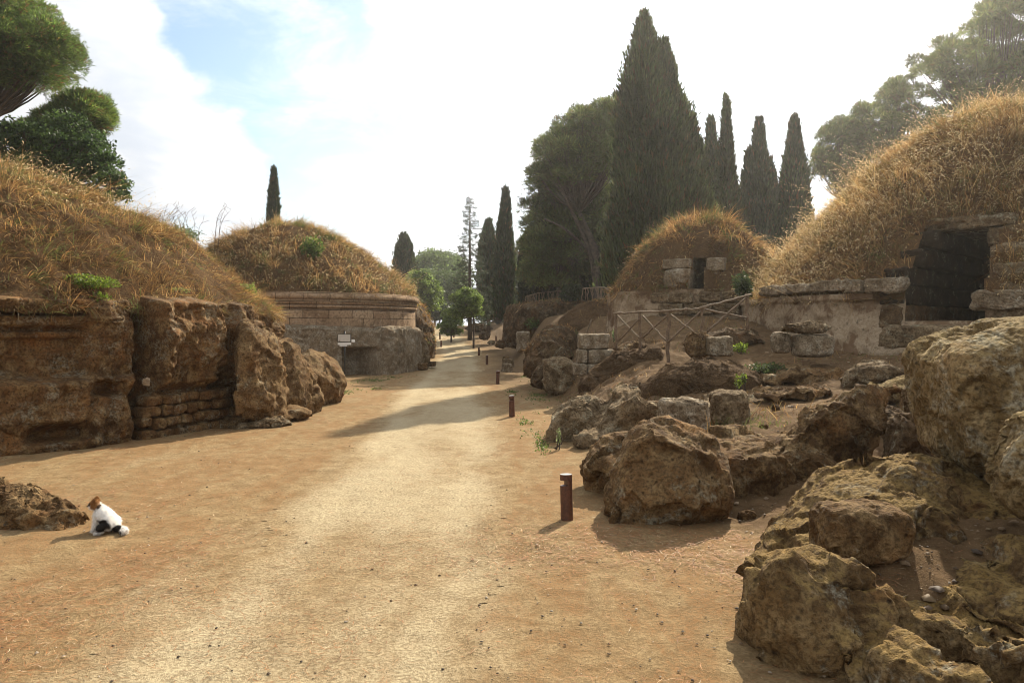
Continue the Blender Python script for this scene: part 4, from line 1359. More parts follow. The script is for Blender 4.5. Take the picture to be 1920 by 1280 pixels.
def cypress(name, label, px, d, top, bot, spindles, n, leafL=.34, leafW=.085, col=(.030, .040, .014), group=None, zb=None, trunk=True, k=3):
    """spindles: (px, top py, bottom py, half width px) - each a flame of upright sprays around a dark inner mass"""
    bx = (px - 960) / FPX * d
    z0 = zb if zb is not None else hz(bx, d)
    t = thing(name, label, 'cypress tree', group)
    t.location = (bx, d, z0)
    o = np.array([bx, d, z0])
    VV, FF, CC = [], [], []
    core = MB()
    tot = sum((b - a) * w_ for _, a, b, w_ in spindles)
    for si, (sx, tp, bt, hw) in enumerate(spindles):
        zt, zl = EYE - (tp - 612) / FPX * d, EYE - (bt - 612) / FPX * d
        zl = max(zl, z0 + .3)
        cx = (sx - 960) / FPX * d
        cy = d + (si % 2) * hw / FPX * d * .3
        r = hw / FPX * d
        prof = lambda u: np.clip(np.sin(np.pi * np.clip(u, 0, 1) ** .62) ** .8 * .62 + .62 * (1 - u) ** .62 * sstep(0, .05, u), 0, 1.0)
        m = int(n * (bt - tp) * hw / tot)
        u = rng.random(m * 3)
        u = u[rng.random(m * 3) < prof(u) + .1][:m]
        m = len(u)
        a = rng.uniform(0, 2 * np.pi, m)
        z = zl + (zt - zl) * u
        q = np.stack([np.cos(a) * 1.6, np.sin(a) * 1.6, z * .55 / max(r, .3)], -1)
        q = q + si * 7
        lump = 1 + .26 * fbm(q * 1.2, 3, 90) + .20 * vnoise(q * np.array([2.6, 2.6, 1.1]), 91) + .12 * vnoise(q * np.array([6, 6, 3]), 92)
        rr = r * prof(u) * lump * (1.04 - .46 * rng.random(m) ** 1.6) + .02
        rr = rr * np.where(rng.random(m) < .05, rng.uniform(1.05, 1.28, m), 1)
        p = np.stack([cx + rr * np.cos(a), cy + rr * np.sin(a), z], -1)
        nn = np.stack([np.cos(a) * .35, np.sin(a) * .35, np.ones(m) * .9], -1)
        tint = np.exp(.55 * vnoise(np.stack([p[:, 0] * 1.1, p[:, 1] * 1.1, p[:, 2] * .7], -1), 95))
        bc = np.array(col)[None] * tint[:, None]
        brown = (rng.random(m) < .07)[:, None]
        bc = np.where(brown, np.array([[.085, .055, .024]]), bc)
        V, F, C = tufts(p - o, nn, k, leafL, leafW, .22, bc, .30, up=.25)
        VV.append(V); FF.append(F + sum(len(v) for v in VV[:-1])); CC.append(C)
        # opaque dark core added to stop light passing through the crown
        uu = np.linspace(0.0, .98, 26)
        aa = np.linspace(0, 2 * np.pi, 16, endpoint=False)
        U, A = np.meshgrid(uu, aa, indexing='ij')
        qq = np.stack([np.cos(A).ravel() * 1.6, np.sin(A).ravel() * 1.6, ((zl + (zt - zl) * U) * .55 / max(r, .3)).ravel()], -1) + si * 7
        R2 = (r * prof(U) * .70).ravel() * (1 + .24 * fbm(qq * 1.2, 3, 90))
        Vc = np.stack([cx + R2 * np.cos(A.ravel()), cy + R2 * np.sin(A.ravel()), (zl + (zt - zl) * U).ravel()], -1) - o
        i, j = np.meshgrid(np.arange(25), np.arange(16), indexing='ij')
        core.add(Vc, np.stack([i * 16 + j, i * 16 + (j + 1) % 16, (i + 1) * 16 + (j + 1) % 16, (i + 1) * 16 + j], -1).reshape(-1, 4), col=np.array(col) * .8)
    cr = mk('crown', np.concatenate(VV), np.concatenate(FF), M['leaf'], t, np.concatenate(CC), smooth=False)
    core.build('inner_core', M['leaf'], cr)
    b = MB()
    zm = max(EYE - (min(s[1] for s in spindles) - 612) / FPX * d - z0, 1)
    b.tube([(0, 0, -.3), (0.02, 0, zm * .4), (0, .03, zm * .8)], [max(.10, zm * .018), zm * .012, .02], 8)
    b.build('trunk', M['bark'], t)
    return t


def inside(poly, q):
    P = np.asarray(poly, float)
    x, y = q[:, 0], q[:, 1]
    r = np.zeros(len(q), bool)
    j = len(P) - 1
    for i in range(len(P)):
        xi, yi, xj, yj = *P[i], *P[j]
        c = ((yi > y) != (yj > y)) & (x < (xj - xi) * (y - yi) / (yj - yi + 1e-12) + xi)
        r ^= c
        j = i
    return r


def crown_tree(name, label, cat, base, poly, d, depth, nclump, rc, ntuft, kind, cols, fork=None, trunk_r=.22, flat=.6, group=None, leaf=(.16, .022), k=6, zb=None, minsep=.55, limb_r=.05, barkm='bark', var=.35, lean=None, extra=(), shell=.5):
    """tree whose crown is many leafy clumps filling the outlined volume, each on its own limb"""
    bx = (base - 960) / FPX * d
    z0 = zb if zb is not None else hz(bx, d)
    o = np.array([bx, d, z0])
    t = thing(name, label, cat, group)
    t.location = o
    P = np.array(poly, float)
    lo, hi = P.min(0), P.max(0)
    cen = (lo + hi) / 2
    inset = np.clip(1 - .85 * rc * np.array([1, flat]) / d * FPX / ((hi - lo) / 2), .3, 1)
    P = cen + (P - cen) * inset
    lo, hi = P.min(0), P.max(0)
    pts = []
    tries = 0
    while len(pts) < nclump and tries < 60:
        tries += 1
        q = rng.uniform(lo, hi, (400, 2))
        q = q[inside(P, q)]
        e = np.clip(np.abs((q - cen) / (hi - lo) * 2), 0, 1)
        dd = rng.uniform(-1, 1, len(q)) * np.sqrt(np.clip(1 - (e ** 2).sum(1) * .6, .08, 1)) * depth
        for (a, b_), y in zip(q, dd):
            w3 = W(a, b_, d + y)
            if all(np.sum(((w3 - p) / np.array([1, 1.3, .8])) ** 2) > (minsep * rc) ** 2 for p in pts):
                pts.append(w3)
                if len(pts) >= nclump:
                    break
    pts = np.array(pts)
    fk = np.array(fork) if fork is not None else None
    forkp = W(fk[0], fk[1], d) if fk is not None else W(base, cen[1] * .4 + hi[1] * .6, d)
    wood = MB()
    tr = curve([o + [0, 0, -.3], o + (forkp - o) * .5 + (np.array([lean, 0, 0]) if lean else 0), forkp], 10)
    wood.tube(tr - o, np.linspace(trunk_r, trunk_r * .65, 10), 9)
    VV, FF, CC, nv = [], [], [], 0
    for ci, c in enumerate(pts):
        r = rc * rng.uniform(.7, 1.25)
        m = forkp * .45 + c * .55
        m[2] = min(m[2], c[2]) - .12 * np.linalg.norm(c - forkp) * rng.uniform(.2, 1)
        cv = curve([forkp, m, c - [0, 0, r * flat * .3]], 8)
        cv = cv + rng.normal(0, .03 * rc, cv.shape)
        cv[0] = forkp
        L = np.linalg.norm(c - forkp)
        wood.tube(cv - o, np.linspace(limb_r * (.7 + .12 * L), limb_r * .25, 8), 5, cap=False)
        mm = int(ntuft * (r / rc) ** 2)
        s = sph(mm)
        s[:, 2] = np.where(s[:, 2] < -.35, -s[:, 2] * .7, s[:, 2])
        rad = (shell + (1 - shell) * rng.random((mm, 1)) ** .6)
        lump = 1 + .30 * vnoise(s * 2.1 + ci * 3.3, 55)[:, None] + .15 * vnoise(s * 5 + ci, 56)[:, None]
        p = c + s * rad * lump * r * np.array([1, 1, flat])
        base_c = np.array(cols[0]) * (1 - rng.random()) + np.array(cols[1]) * rng.random()
        f = np.clip(.5 + .5 * vnoise(p * 1.3, 57) + rng.normal(0, .2, mm), 0, 1)[:, None]
        bc = np.array(cols[0]) * (1 - f) + np.array(cols[1]) * f
        bc = bc * math.exp(rng.normal(0, .18))
        if len(cols) > 2:
            br_ = rng.random((mm, 1)) < cols[3]
            bc = np.where(br_, np.array(cols[2])[None], bc)
        if kind == 'needle':
            V, F, C = tufts(p - o, s * .8, k, leaf[0], leaf[1], .55, bc, var, up=.25)
        else:
            V, F, C = leaves(p - o, s, leaf[0], bc, var, leaf[1])
        VV.append(V); FF.append(F + nv); CC.append(C); nv += len(V)
    mk('crown', np.concatenate(VV), np.concatenate(FF), M['leaf'], t, np.concatenate(CC), smooth=False)
    for pth_, r0 in extra:
        q = curve([W(*a) for a in pth_], 12)
        wood.tube(q - o, np.linspace(r0, r0 * .5, 12), 7)
    wood.build('trunk', M[barkm], t)
    return t


PG = ((.045, .070, .016), (.105, .145, .030), (.12, .07, .028), .10)      # stone pine greens and spent needles
PD = ((.050, .064, .020), (.125, .140, .044), (.09, .06, .03), .07)

# stone pine rising behind the near tomb, with its lower bough
crown_tree('stone_pine', 'big rounded stone pine behind the near grassy tomb, reaching out of the picture', 'pine tree', -70,
           [(-190, 60), (-140, -70), (0, -62), (58, 14), (120, 62), (160, 110), (166, 160), (135, 184), (60, 196), (-60, 200), (-180, 160)], 25, 3.6, 105, .80, 800, 'needle', PG,
           fork=(-40, 230), trunk_r=.36, leaf=(.15, .020), k=5, minsep=1.0, limb_r=.06, flat=.8, shell=.72,
           extra=[([(-40, 250, 25), (40, 268, 24.5), (120, 240, 24.2), (190, 205, 24)], .10), ([(20, 275, 24.6), (35, 250, 24.5), (70, 244, 24.3), (115, 240, 24.2)], .06)])
crown_tree('stone_pine', 'low feathery pine bough and crown just under the big rounded stone pine', 'pine tree', -30,
           [(20, 262), (80, 235), (120, 205), (165, 172), (200, 172), (217, 196), (212, 232), (190, 255), (120, 262), (60, 275)], 24, 1.2, 44, .52, 420, 'needle', PG,
           fork=(40, 268), trunk_r=.14, leaf=(.17, .020), k=5, minsep=.6, limb_r=.035, flat=.7, shell=.5)
crown_tree('broadleaf_tree', 'dark leafy broadleaf tree showing its glossy leaves behind the grassy dome', 'tree', 40,
           [(-60, 330), (-40, 235), (60, 225), (150, 205), (195, 250), (225, 300), (252, 340), (250, 385), (200, 400), (60, 380)], 22.5, 2.2, 230, .34, 190, 'leaf',
           ((.022, .040, .012), (.050, .080, .020)), fork=(60, 330), trunk_r=.2, leaf=(.095, .75), minsep=.6, limb_r=.04, flat=.9, zb=1.0, shell=.2)

# far trees across the end of the path
FG = 'trees closing the view at the end of the path'
BG = ((.070, .105, .024), (.150, .200, .045))
DG = ((.042, .064, .020), (.085, .118, .034))
far = [
    ('umbrella_pine', 'broad rounded umbrella pine above the far wood', 'pine tree', 815, [(752, 545), (758, 486), (795, 466), (845, 468), (878, 488), (888, 545), (820, 560)], 98, 5, 75, 1.7, 330, DG, 560),
    ('broadleaf_tree', 'mid green round tree in the far wood below the umbrella pine', 'tree', 815, [(760, 600), (765, 515), (825, 500), (875, 515), (880, 600), (820, 612)], 90, 4, 80, 1.5, 330, DG, 590),
    ('broadleaf_tree', 'bright yellow-green tree beside the end of the round tomb', 'tree', 790, [(750, 545), (765, 500), (800, 508), (830, 540), (834, 580), (805, 598), (760, 590)], 62, 2, 60, .66, 300, BG, 600),
    ('broadleaf_tree', 'yellow-green young tree with thin dark trunk right of the path', 'tree', 888, [(838, 598), (842, 558), (862, 534), (892, 536), (912, 560), (906, 598), (870, 606)], 44, 1.3, 60, .34, 170, BG, 592),
    ('bush', 'bright green bush at the last bend of the path', 'bush', 846, [(818, 626), (824, 592), (842, 576), (866, 584), (874, 612), (868, 634), (838, 638)], 50, .9, 40, .36, 260, BG, 630),
    ('broadleaf_tree', 'dark spreading tree filling the gap behind the young yellow-green tree', 'tree', 905, [(868, 610), (875, 560), (910, 540), (950, 550), (965, 590), (940, 615)], 74, 3, 44, 1.2, 300, DG, 610),
    ('broadleaf_tree', 'dark thicket tree beyond the far end of the path', 'tree', 822, [(790, 605), (795, 575), (825, 560), (855, 575), (858, 605), (822, 612)], 84, 2, 34, 1.2, 280, ((.018, .028, .012), (.035, .05, .018)), 612),
    ('broadleaf_tree', 'deep green tree massed behind the narrow cypresses', 'tree', 935, [(885, 610), (890, 520), (915, 480), (960, 470), (995, 500), (995, 610)], 66, 3, 60, 1.1, 280, ((.016, .024, .011), (.034, .046, .018)), 610),
    ('broadleaf_tree', 'rounded distant tree crown just showing above the near tomb grass', 'tree', 330, [(288, 455), (295, 432), (320, 424), (350, 427), (372, 445), (372, 465)], 55, 2, 30, .9, 300, DG, 470),
]
for nm, lab, cat, bx_, poly, d, dep, nc, rc, nt_, cols, fy in far:
    crown_tree(nm, lab, cat, bx_, poly, d, dep, nc, rc, nt_, 'leaf', cols, fork=(bx_, fy), trunk_r=.16 if d > 50 else .07, leaf=(.30 if d > 80 else .20 if d > 55 else .12, .75), minsep=.6, limb_r=.03, flat=.85, group=FG if nm != 'bush' else None, shell=.35)

# sparse conifer
def sparse_conifer(label, px, d, top, bot, hw):
    bx = (px - 960) / FPX * d
    z0 = hz(bx, d)
    t = thing('fir_tree', label, 'fir tree')
    t.location = (bx, d, z0)
    Ht = EYE - (top - 612) / FPX * d - z0
    wd = MB()
    wd.tube([(0, 0, -.2), (0, 0, Ht * .5), (0, 0, Ht)], [.17, .10, .015], 7)
    VV, CC = [], []
    for i in range(120):
        u = i / 120
        zz = Ht * (.14 + .85 * u)
        L = hw / FPX * d * (1 - u) ** .75 * rng.uniform(.6, 1.15) + .12
        a = i * 2.4 + rng.normal(0, .3)
        e = np.array([math.cos(a) * L, math.sin(a) * L, zz - .25 * L * (1 - u) + .05])
        wd.tube(curve([(0, 0, zz), e * [.5, .5, 0] + [0, 0, zz + .03 * L], e], 5), [.022, .018, .014, .01, .006], 4, cap=False)
        m = int(12 * L) + 3
        f = rng.uniform(.25, 1.02, m)[:, None]
        p = np.array([0, 0, zz]) * (1 - f) + e * f + rng.normal(0, .05, (m, 3))
        V, F, C = tufts(p, np.repeat(nrm(e * [1, 1, 0] + [0, 0, .01])[None], m, 0), 6, .24, .028, .6, (.030, .040, .018), .3, up=-.05)
        VV.append(V); CC.append(C)
    V = np.concatenate(VV)
    mk('crown', V, np.arange(len(V)).reshape(-1, 4), M['leaf'], t, np.concatenate(CC), smooth=False)
    wd.build('trunk', M['bark'], t)
sparse_conifer('thin see-through fir with short level branches beside the dark cypresses', 881, 52, 368, 600, 44)

# cypresses
CG = 'cypresses in the background'
cypress('cypress', 'slim lone cypress sticking up behind the round tomb', 513, 46, 318, 480, [(513, 318, 480, 7)], 2600, .34, .07, group=CG)
cypress('cypress', 'stout blunt cypress between the round tomb and the far wood', 757, 66, 440, 560, [(757, 440, 560, 17), (762, 448, 560, 14)], 5200, .42, .10, group=CG)
cypress('cypress', 'broad dark cypress just behind the thin fir', 916, 56, 415, 600, [(916, 415, 600, 17)], 6500, .40, .09, group=CG)
cypress('cypress', 'tall narrow twin-topped cypress next to the pine grove', 948, 50, 355, 600, [(948, 355, 600, 13), (940, 408, 600, 12)], 8000, .36, .08, group=CG)
cypress('cypress', 'tiny distant cypress seen between the twin-topped cypress and the grove', 968, 95, 468, 590, [(968, 468, 590, 7)], 1600, .5, .12, group=CG)
cypress('cypress', 'huge twin-peaked cypress towering over the small domed tomb', 1240, 28.5, 28, 560,
        [(1208, 28, 520, 47), (1247, 72, 540, 56), (1234, 170, 560, 78), (1296, 212, 555, 36), (1180, 260, 560, 26)], 52000, .30, .055, (.048, .058, .021), k=3)
cypress('cypress', 'slim cypress nearest the huge twin-peaked one', 1333, 37, 224, 560, [(1333, 224, 560, 14)], 6500, .32, .07, group=CG)
cypress('cypress', 'tallest slim cypress, ragged and pale, second from the huge one', 1364, 33, 184, 560, [(1362, 184, 560, 13), (1368, 290, 560, 20)], 9000, .30, .06, (.05, .058, .024), group=CG)
cypress('cypress', 'bulky cypress with a stepped shoulder beyond the tombs', 1425, 39, 225, 570, [(1424, 225, 570, 22), (1408, 280, 570, 22), (1442, 300, 570, 22)], 16000, .34, .075, group=CG)
cypress('cypress', 'smooth dark spindle cypress beside the bulky shouldered one', 1490, 40, 220, 570, [(1490, 220, 570, 23), (1478, 285, 570, 14)], 12000, .34, .075, group=CG)
DKG = 'dark cypress screen under the pine grove'
for i, (px, tp, hw, d, lab) in enumerate([(995, 430, 16, 46, 'dark screen cypress at the path end of the grove'), (1022, 400, 18, 44, 'dark screen cypress, second from the path end of the grove'), (1055, 430, 20, 43, 'dark screen cypress behind the paling fence bush'),
                                   (1088, 410, 20, 41, 'dark screen cypress behind the leaning pine trunks'), (1122, 430, 22, 39, 'dark screen cypress above the short paling fence'), (1160, 400, 24, 36, 'dark screen cypress tucked against the huge twin-peaked one')]):
    cypress('cypress', lab, px, d, tp, 580, [(px, tp, 580, hw)], 6000, .36, .085, (.018, .024, .010), group=DKG)

# pine grove left of the huge cypress
GP = 'pines of the grove beside the huge cypress'
crown_tree('umbrella_pine', 'front pine of the grove with bare leaning limbs below a layered crown', 'pine tree', 1120,
           [(985, 330), (995, 290), (1020, 258), (1048, 225), (1085, 205), (1130, 190), (1172, 182), (1185, 250), (1180, 330), (1120, 350), (1040, 360)], 37, 3.0, 125, .50, 95, 'needle', PD,
           fork=(1085, 400), trunk_r=.26, leaf=(.30, .034), k=5, minsep=.9, limb_r=.05, flat=.75, group=GP, barkm='bark_grey', lean=.5, extra=[([(1120, 560, 37), (1105, 470, 37), (1072, 395, 36.5), (1045, 330, 36)], .13), ([(1105, 470, 37), (1060, 430, 36), (1020, 410, 36)], .07)])
crown_tree('umbrella_pine', 'dense pine of the grove with a low dark crown facing the path', 'pine tree', 1050,
           [(970, 530), (972, 400), (988, 320), (1020, 285), (1070, 300), (1130, 320), (1180, 340), (1180, 500), (1090, 540), (1010, 560)], 40, 3.0, 165, .62, 135, 'needle', PD,
           fork=(1060, 450), trunk_r=.24, leaf=(.30, .036), k=5, minsep=.85, limb_r=.05, flat=.75, group=GP, barkm='bark_grey')
# pines behind the large right-hand tomb
GR = 'pines behind the large domed tomb'
crown_tree('umbrella_pine', 'tallest pine of the ridge, its crown cut off by the top corner', 'pine tree', 1880,
           [(1700, 120), (1712, 95), (1770, 60), (1820, 40), (1850, -20), (2050, -40), (2080, 150), (1980, 240), (1860, 250), (1760, 200), (1715, 165)], 46, 4.5, 210, .58, 100, 'needle', PD,
           fork=(1860, 260), trunk_r=.34, leaf=(.34, .040), k=5, minsep=.95, limb_r=.05, flat=.85, group=GR, barkm='bark_grey')
crown_tree('umbrella_pine', 'middle pine of the ridge with an open lacy crown', 'pine tree', 1700,
           [(1590, 235), (1600, 190), (1640, 160), (1690, 140), (1740, 150), (1800, 210), (1790, 280), (1700, 320), (1620, 300)], 48, 3.5, 105, .54, 95, 'needle', PD,
           fork=(1690, 330), trunk_r=.28, leaf=(.34, .040), k=5, minsep=.95, limb_r=.045, flat=.85, group=GR, barkm='bark_grey')
crown_tree('umbrella_pine', 'lowest pine of the ridge beside the spindle cypress', 'pine tree', 1580,
           [(1515, 340), (1520, 285), (1540, 240), (1575, 215), (1620, 240), (1660, 290), (1650, 350), (1570, 370)], 50, 3.0, 95, .54, 95, 'needle', PD,
           fork=(1580, 380), trunk_r=.24, leaf=(.34, .040), k=5, minsep=.95, limb_r=.045, flat=.85, group=GR, barkm='bark_grey')


# ------------------------------------------------------------------ dry grass
def blades(p, d, L, wd, col, bend):
    """curved tapering blades: two quads and a tip triangle"""
    n = len(p)
    d = nrm(d)
    side = nrm(np.cross(d, rng.normal(0, 1, (n, 3))))
    L = L[:, None]
    b1 = p + d * L * .4 + bend * L * .10
    b2 = p + d * L * .75 + bend * L * .38
    b3 = p + d * L * .98 + bend * L * .75
    w2 = wd * .5
    V = np.stack([p - side * w2, p + side * w2, b1 - side * w2 * .9, b1 + side * w2 * .9, b2 - side * w2 * .6, b2 + side * w2 * .6, b3], 1).reshape(-1, 3)
    i = np.arange(n)[:, None] * 7
    Q = np.concatenate([i + np.array([[0, 1, 3, 2]]), i + np.array([[2, 3, 5, 4]])])
    T = i + np.array([[4, 5, 6]])
    return V, Q, T, np.repeat(col, 7, 0), b2, b3


STRAW = np.array([(.34, .225, .09), (.41, .29, .13), (.27, .155, .055), (.20, .10, .036), (.13, .065, .026), (.31, .175, .055)])


def palette(n, w, p, seed):
    idx = rng.choice(len(STRAW), n, p=np.array(w) / sum(w))
    c = STRAW[idx] * np.exp(rng.normal(0, .22, (n, 1)))
    k = np.exp(.38 * fbm(p * .9, 3, seed))[:, None]
    return np.clip(c * k, .01, .85)


def grow(name, label, p, nrmv, down, L, wd, w, seed, mat_frac=.4, heads=0.0, green=.04, headL=.05, cell=3.2):
    n = len(p)
    mat = rng.random(n) < mat_frac
    f1, f2, cr_, ce_ = worley(p * cell, seed + 40, True)
    hh_ = lambda k: np.abs(np.modf(cr_ * k)[0])
    outw = (p - ce_ / cell) * cell
    cl = np.stack([vnoise(p * 1.7, seed + i) for i in range(3)], -1) * .55 + np.stack([np.cos(43.7 * cr_), np.sin(43.7 * cr_), cr_ * 0], -1) * .40 + outw * .75
    d = nrmv * .55 + np.array([0, 0, .9]) + cl * .75 + rng.normal(0, .30, (n, 3))
    dm = down * .9 + nrmv * .45 + cl * .7 + rng.normal(0, .55, (n, 3))
    d = np.where(mat[:, None], dm, d)
    LL = L * np.exp(rng.normal(0, .30, n)) * (1 + .55 * fbm(p * .8, 3, seed + 9))
    LL = LL * (.45 + 1.1 * hh_(19.3)) * (.55 + .55 * sstep(0, .35, f2 - f1))
    LL = np.clip(LL, L * .2, L * 2.4) * np.where(mat, .85, 1.0)
    bend = cl * .5 + rng.normal(0, .35, (n, 3)) + down * .4
    bend[:, 2] -= .25
    c = palette(n, w, p, seed + 5) * np.exp(.55 * (hh_(7.7) * 2 - 1))[:, None]
    c = np.where(mat[:, None], c * .72, c)
    gm = (rng.random(n) < green * (.6 + 9 * (hh_(31.1) > .86) + 2.5 * np.clip(fbm(p * .7, 2, seed + 8), 0, 1)))[:, None]
    c = np.where(gm, np.array([[.10, .115, .030]]) * np.exp(rng.normal(0, .25, (n, 1))), c)
    V, Q, T, C, b2, b3 = blades(p, d, LL, wd, c, bend)
    Fq, Ft, n0 = [Q], [T], len(V)
    VV, CC = [V], [C]
    if heads > 0:
        hsel = np.where((~mat) & (rng.random(n) < heads))[0]
        ax_ = nrm(b3[hsel] - b2[hsel])
        k = 4
        m = len(hsel)
        f = rng.uniform(.0, 1.1, (m, k, 1))
        pp = b2[hsel][:, None, :] * (1 - f) + b3[hsel][:, None, :] * f
        dd = nrm(ax_[:, None, :] + rng.normal(0, .45, (m, k, 3)) + [0, 0, -.25])
        sd_ = nrm(np.cross(dd, rng.normal(0, 1, (m, k, 3))))
        ln = headL * rng.uniform(.7, 1.3, (m, k, 1))
        Vh = np.stack([pp, pp + dd * ln * .5 + sd_ * ln * .20, pp + dd * ln, pp + dd * ln * .5 - sd_ * ln * .20], 2).reshape(-1, 3)
        ch = np.repeat(np.clip(np.array([[.52, .40, .22]]) * np.exp(rng.normal(0, .2, (m * k, 1))), 0, .8), 4, 0)
        Fq.append(np.arange(len(Vh)).reshape(-1, 4) + n0)
        VV.append(Vh); CC.append(ch)
    o = mk(name, np.concatenate(VV), [np.concatenate(Fq), np.concatenate(Ft)], M['grass'], None, np.concatenate(CC), smooth=False)
    tag(o, label, 'grass', kind='stuff')
    return o


def dome_points(G, f, n, keep, r0=0.0, r1=1.02, th0=-np.pi, th1=np.pi):
    rr = G['R'] * np.sqrt(rng.uniform(r0 ** 2, r1 ** 2, n))
    th = rng.uniform(th0, th1, n)
    x, y = G['cx'] + rr * np.sin(th), G['cy'] - rr * np.cos(th)
    k = keep(x, y)
    x, y = x[k], y[k]
    e = .06
    z = f(x, y)
    nx, ny = (f(x + e, y) - z) / e, (f(x, y + e) - z) / e
    N = nrm(np.stack([-nx, -ny, np.ones_like(nx)], -1))
    dn = nrm(np.stack([N[:, 0], N[:, 1], -(N[:, 0] ** 2 + N[:, 1] ** 2) / np.maximum(N[:, 2], .2)], -1) + 1e-6)
    return np.stack([x, y, z - .01], -1), N, dn


def keepA(x, y):
    q = np.stack([x, y], -1)
    s, l = door_sl(q, DA, AX, LX)
    z = fA(x, y)
    slot = (np.abs(l) < .80) & (z < 3.66) & (s > -1) & (s < 2)
    slot |= (l > -1.5) & (l < .2) & (s < .9 + .35 * l)
    # bare trodden earth around the doorway
    bare = (np.exp(-((l + .9) / 1.1) ** 2 - ((s - .5) / 1.3) ** 2) > rng.random(len(x)) * 1.9)
    facing = (x - GA['cx']) * math.sin(R(SUN_AZ)) + (y - GA['cy']) * math.cos(R(SUN_AZ)) < 3.2
    return ~slot & ~bare & facing


p_, n_, d_ = dome_points(GA, fA, 150000, keepA)
grow('dry_grass', 'golden dry grass covering the large domed tomb', p_, n_, d_, .22, .0062, (3, 2.2, 3, 2.8, 2, 3), 11, .40, .14, .05, .028, cell=5.0)
p_, n_, d_ = dome_points(GA, fA, 12000, keepA)
grow('wild_oats', 'tall pale wild oats on the large domed tomb', p_, n_, d_, .46, .0048, (3, 5, 1, 0, 0, 1), 12, .0, 1.0, .02, .036)
p_, n_, d_ = dome_points(GB, fB, 26000, lambda x, y: slotB(np.stack([x, y, x * 0], -1)) & ((np.hypot(x - GB['cx'], y - GB['cy']) < 1.7) | (rng.random(len(x)) < .85)))
grow('dry_grass', 'short brownish dry grass on the small domed tomb', p_, n_, d_, .19, .011, (1.2, .8, 2.6, 3, 3.2, 3), 21, .6, .06, .07, .03)
facingC = lambda x, y: (x - GC['cx']) * .55 - (y - GC['cy']) * .83 > -3.6
p_, n_, d_ = dome_points(GC, fC, 230000, lambda x, y: facingC(x, y) & (fbm(np.stack([x * 1.6, y * 1.6, x * 0], -1), 4, 131) > -.55 + .3 * rng.normal(0, 1, len(x))))
grow('dry_grass', 'matted brown and straw dry grass on the near left tomb', p_, n_, d_, .15, .0062, (1.6, 1.2, 2.6, 3.2, 3.4, 2.8), 31, .68, 0, .07, cell=4.2)
p_, n_, d_ = dome_points(GC, fC, 16000, lambda x, y: facingC(x, y) & (np.hypot(x - GC['cx'], y - GC['cy']) < 3.9))
grow('tall_grass', 'tall straw grass along the crest of the near tomb', p_, n_, d_, .36, .0048, (3, 2, 3, 1.5, .5, 2), 32, .08, .35, .12, .035)
facingD = lambda x, y: (x - GD['cx']) * .3 - (y - GD['cy']) * .95 > -2.4
p_, n_, d_ = dome_points(GD, fD, 60000, lambda x, y: facingD(x, y) & (fbm(np.stack([x * 1.4, y * 1.4, x * 0], -1), 4, 132) > -.45 + .3 * rng.normal(0, 1, len(x))), r1=1.0)
grow('dry_grass', 'thick dry grass capping the round tomb of stone courses', p_, n_, d_, .30, .011, (2, 1.6, 3, 3, 2.2, 3), 41, .40, .12, .09, .05)
def keepA2(x, y):
    s_, l_ = door_sl(np.stack([x, y], -1), DA, AX, LX)
    return ((np.abs(l_) > .62) | (fA(x, y) > 3.66)) & (np.abs(l_) < 3.2) & (s_ > -.2) & (s_ < 4.2)
p_, n_, d_ = dome_points(GA, fA, 90000, keepA2)
grow('dry_thatch', 'short reddish brown dead grass matted around the tomb doorway', p_, n_, d_, .17, .007, (.6, .4, 2, 3, 3.6, 3), 14, .6, 0, .05)
# scattered tufts on the outcrops behind
def spot_grass(name, label, cx, cy, rx, ry, n, L, wd, w, seed, green=.05, mat_=.4, zoff=0.0, zf=None):
    x, y = cx + rng.normal(0, rx, n), cy + rng.normal(0, ry, n)
    z = (zf or H)(x, y) + zoff
    p = np.stack([x, y, z], -1)
    N = np.repeat(np.array([[0, 0, 1.0]]), n, 0)
    return grow(name, label, p, N, np.stack([rng.normal(0, 1, n), rng.normal(0, 1, n), np.zeros(n)], -1), L, wd, w, seed, mat_, .2, green)


def drape(objs, n, seed_, zmin=-9, nz=.35, xr=None):
    """points on the upward faces of built rocks"""
    P, N = [], []
    for o in objs:
        me = o.data
        m = len(me.polygons)
        c = np.empty(m * 3); nn = np.empty(m * 3); a = np.empty(m)
        me.polygons.foreach_get('center', c); me.polygons.foreach_get('normal', nn); me.polygons.foreach_get('area', a)
        c = c.reshape(-1, 3) + np.array(o.location); nn = nn.reshape(-1, 3)
        k = (nn[:, 2] > nz)
        P.append(c[k]); N.append(nn[k] * 1); 
        a = a[k]
        i = rng.choice(len(a), n, p=a / a.sum())
        P[-1] = P[-1][i] + rng.normal(0, .03, (n, 3)) * [1, 1, 0]; N[-1] = N[-1][i]
    return np.concatenate(P), np.concatenate(N)


outcrop = [o for o in bpy.data.objects if o.get('label', '') in ('dark overgrown rock outcrop behind the round tomb', 'vertical cut rock face with grassy brow below the paling fence')]
p_, n_ = drape(outcrop, 2600, 1, nz=.6)
grow('dry_grass', 'brown dry grass hanging over the rock outcrops by the far path', p_, n_, n_ * [1, 1, -.5], .13, .016, (1, 1, 3, 3, 3, 3), 51, .5, 0, .08)


slopes = [o for o in bpy.data.objects if o.get('label', '') in ('earthy brown slope below the short paling fence', 'steep dark rock slope rising beside the path beyond the stub wall')]
p_, n_ = drape(slopes, 3000, 2, nz=.45)
k_ = fbm(p_ * 1.1, 3, 66) > -.1
p_, n_ = p_[k_], n_[k_]
grow('dry_thatch', 'thin brown dead grass clinging to the earthy slopes below the fences', p_, n_, n_ * [1, 1, -.5], .07, .010, (.4, .2, 1.4, 3, 4, 3), 67, .6, 0, .12)

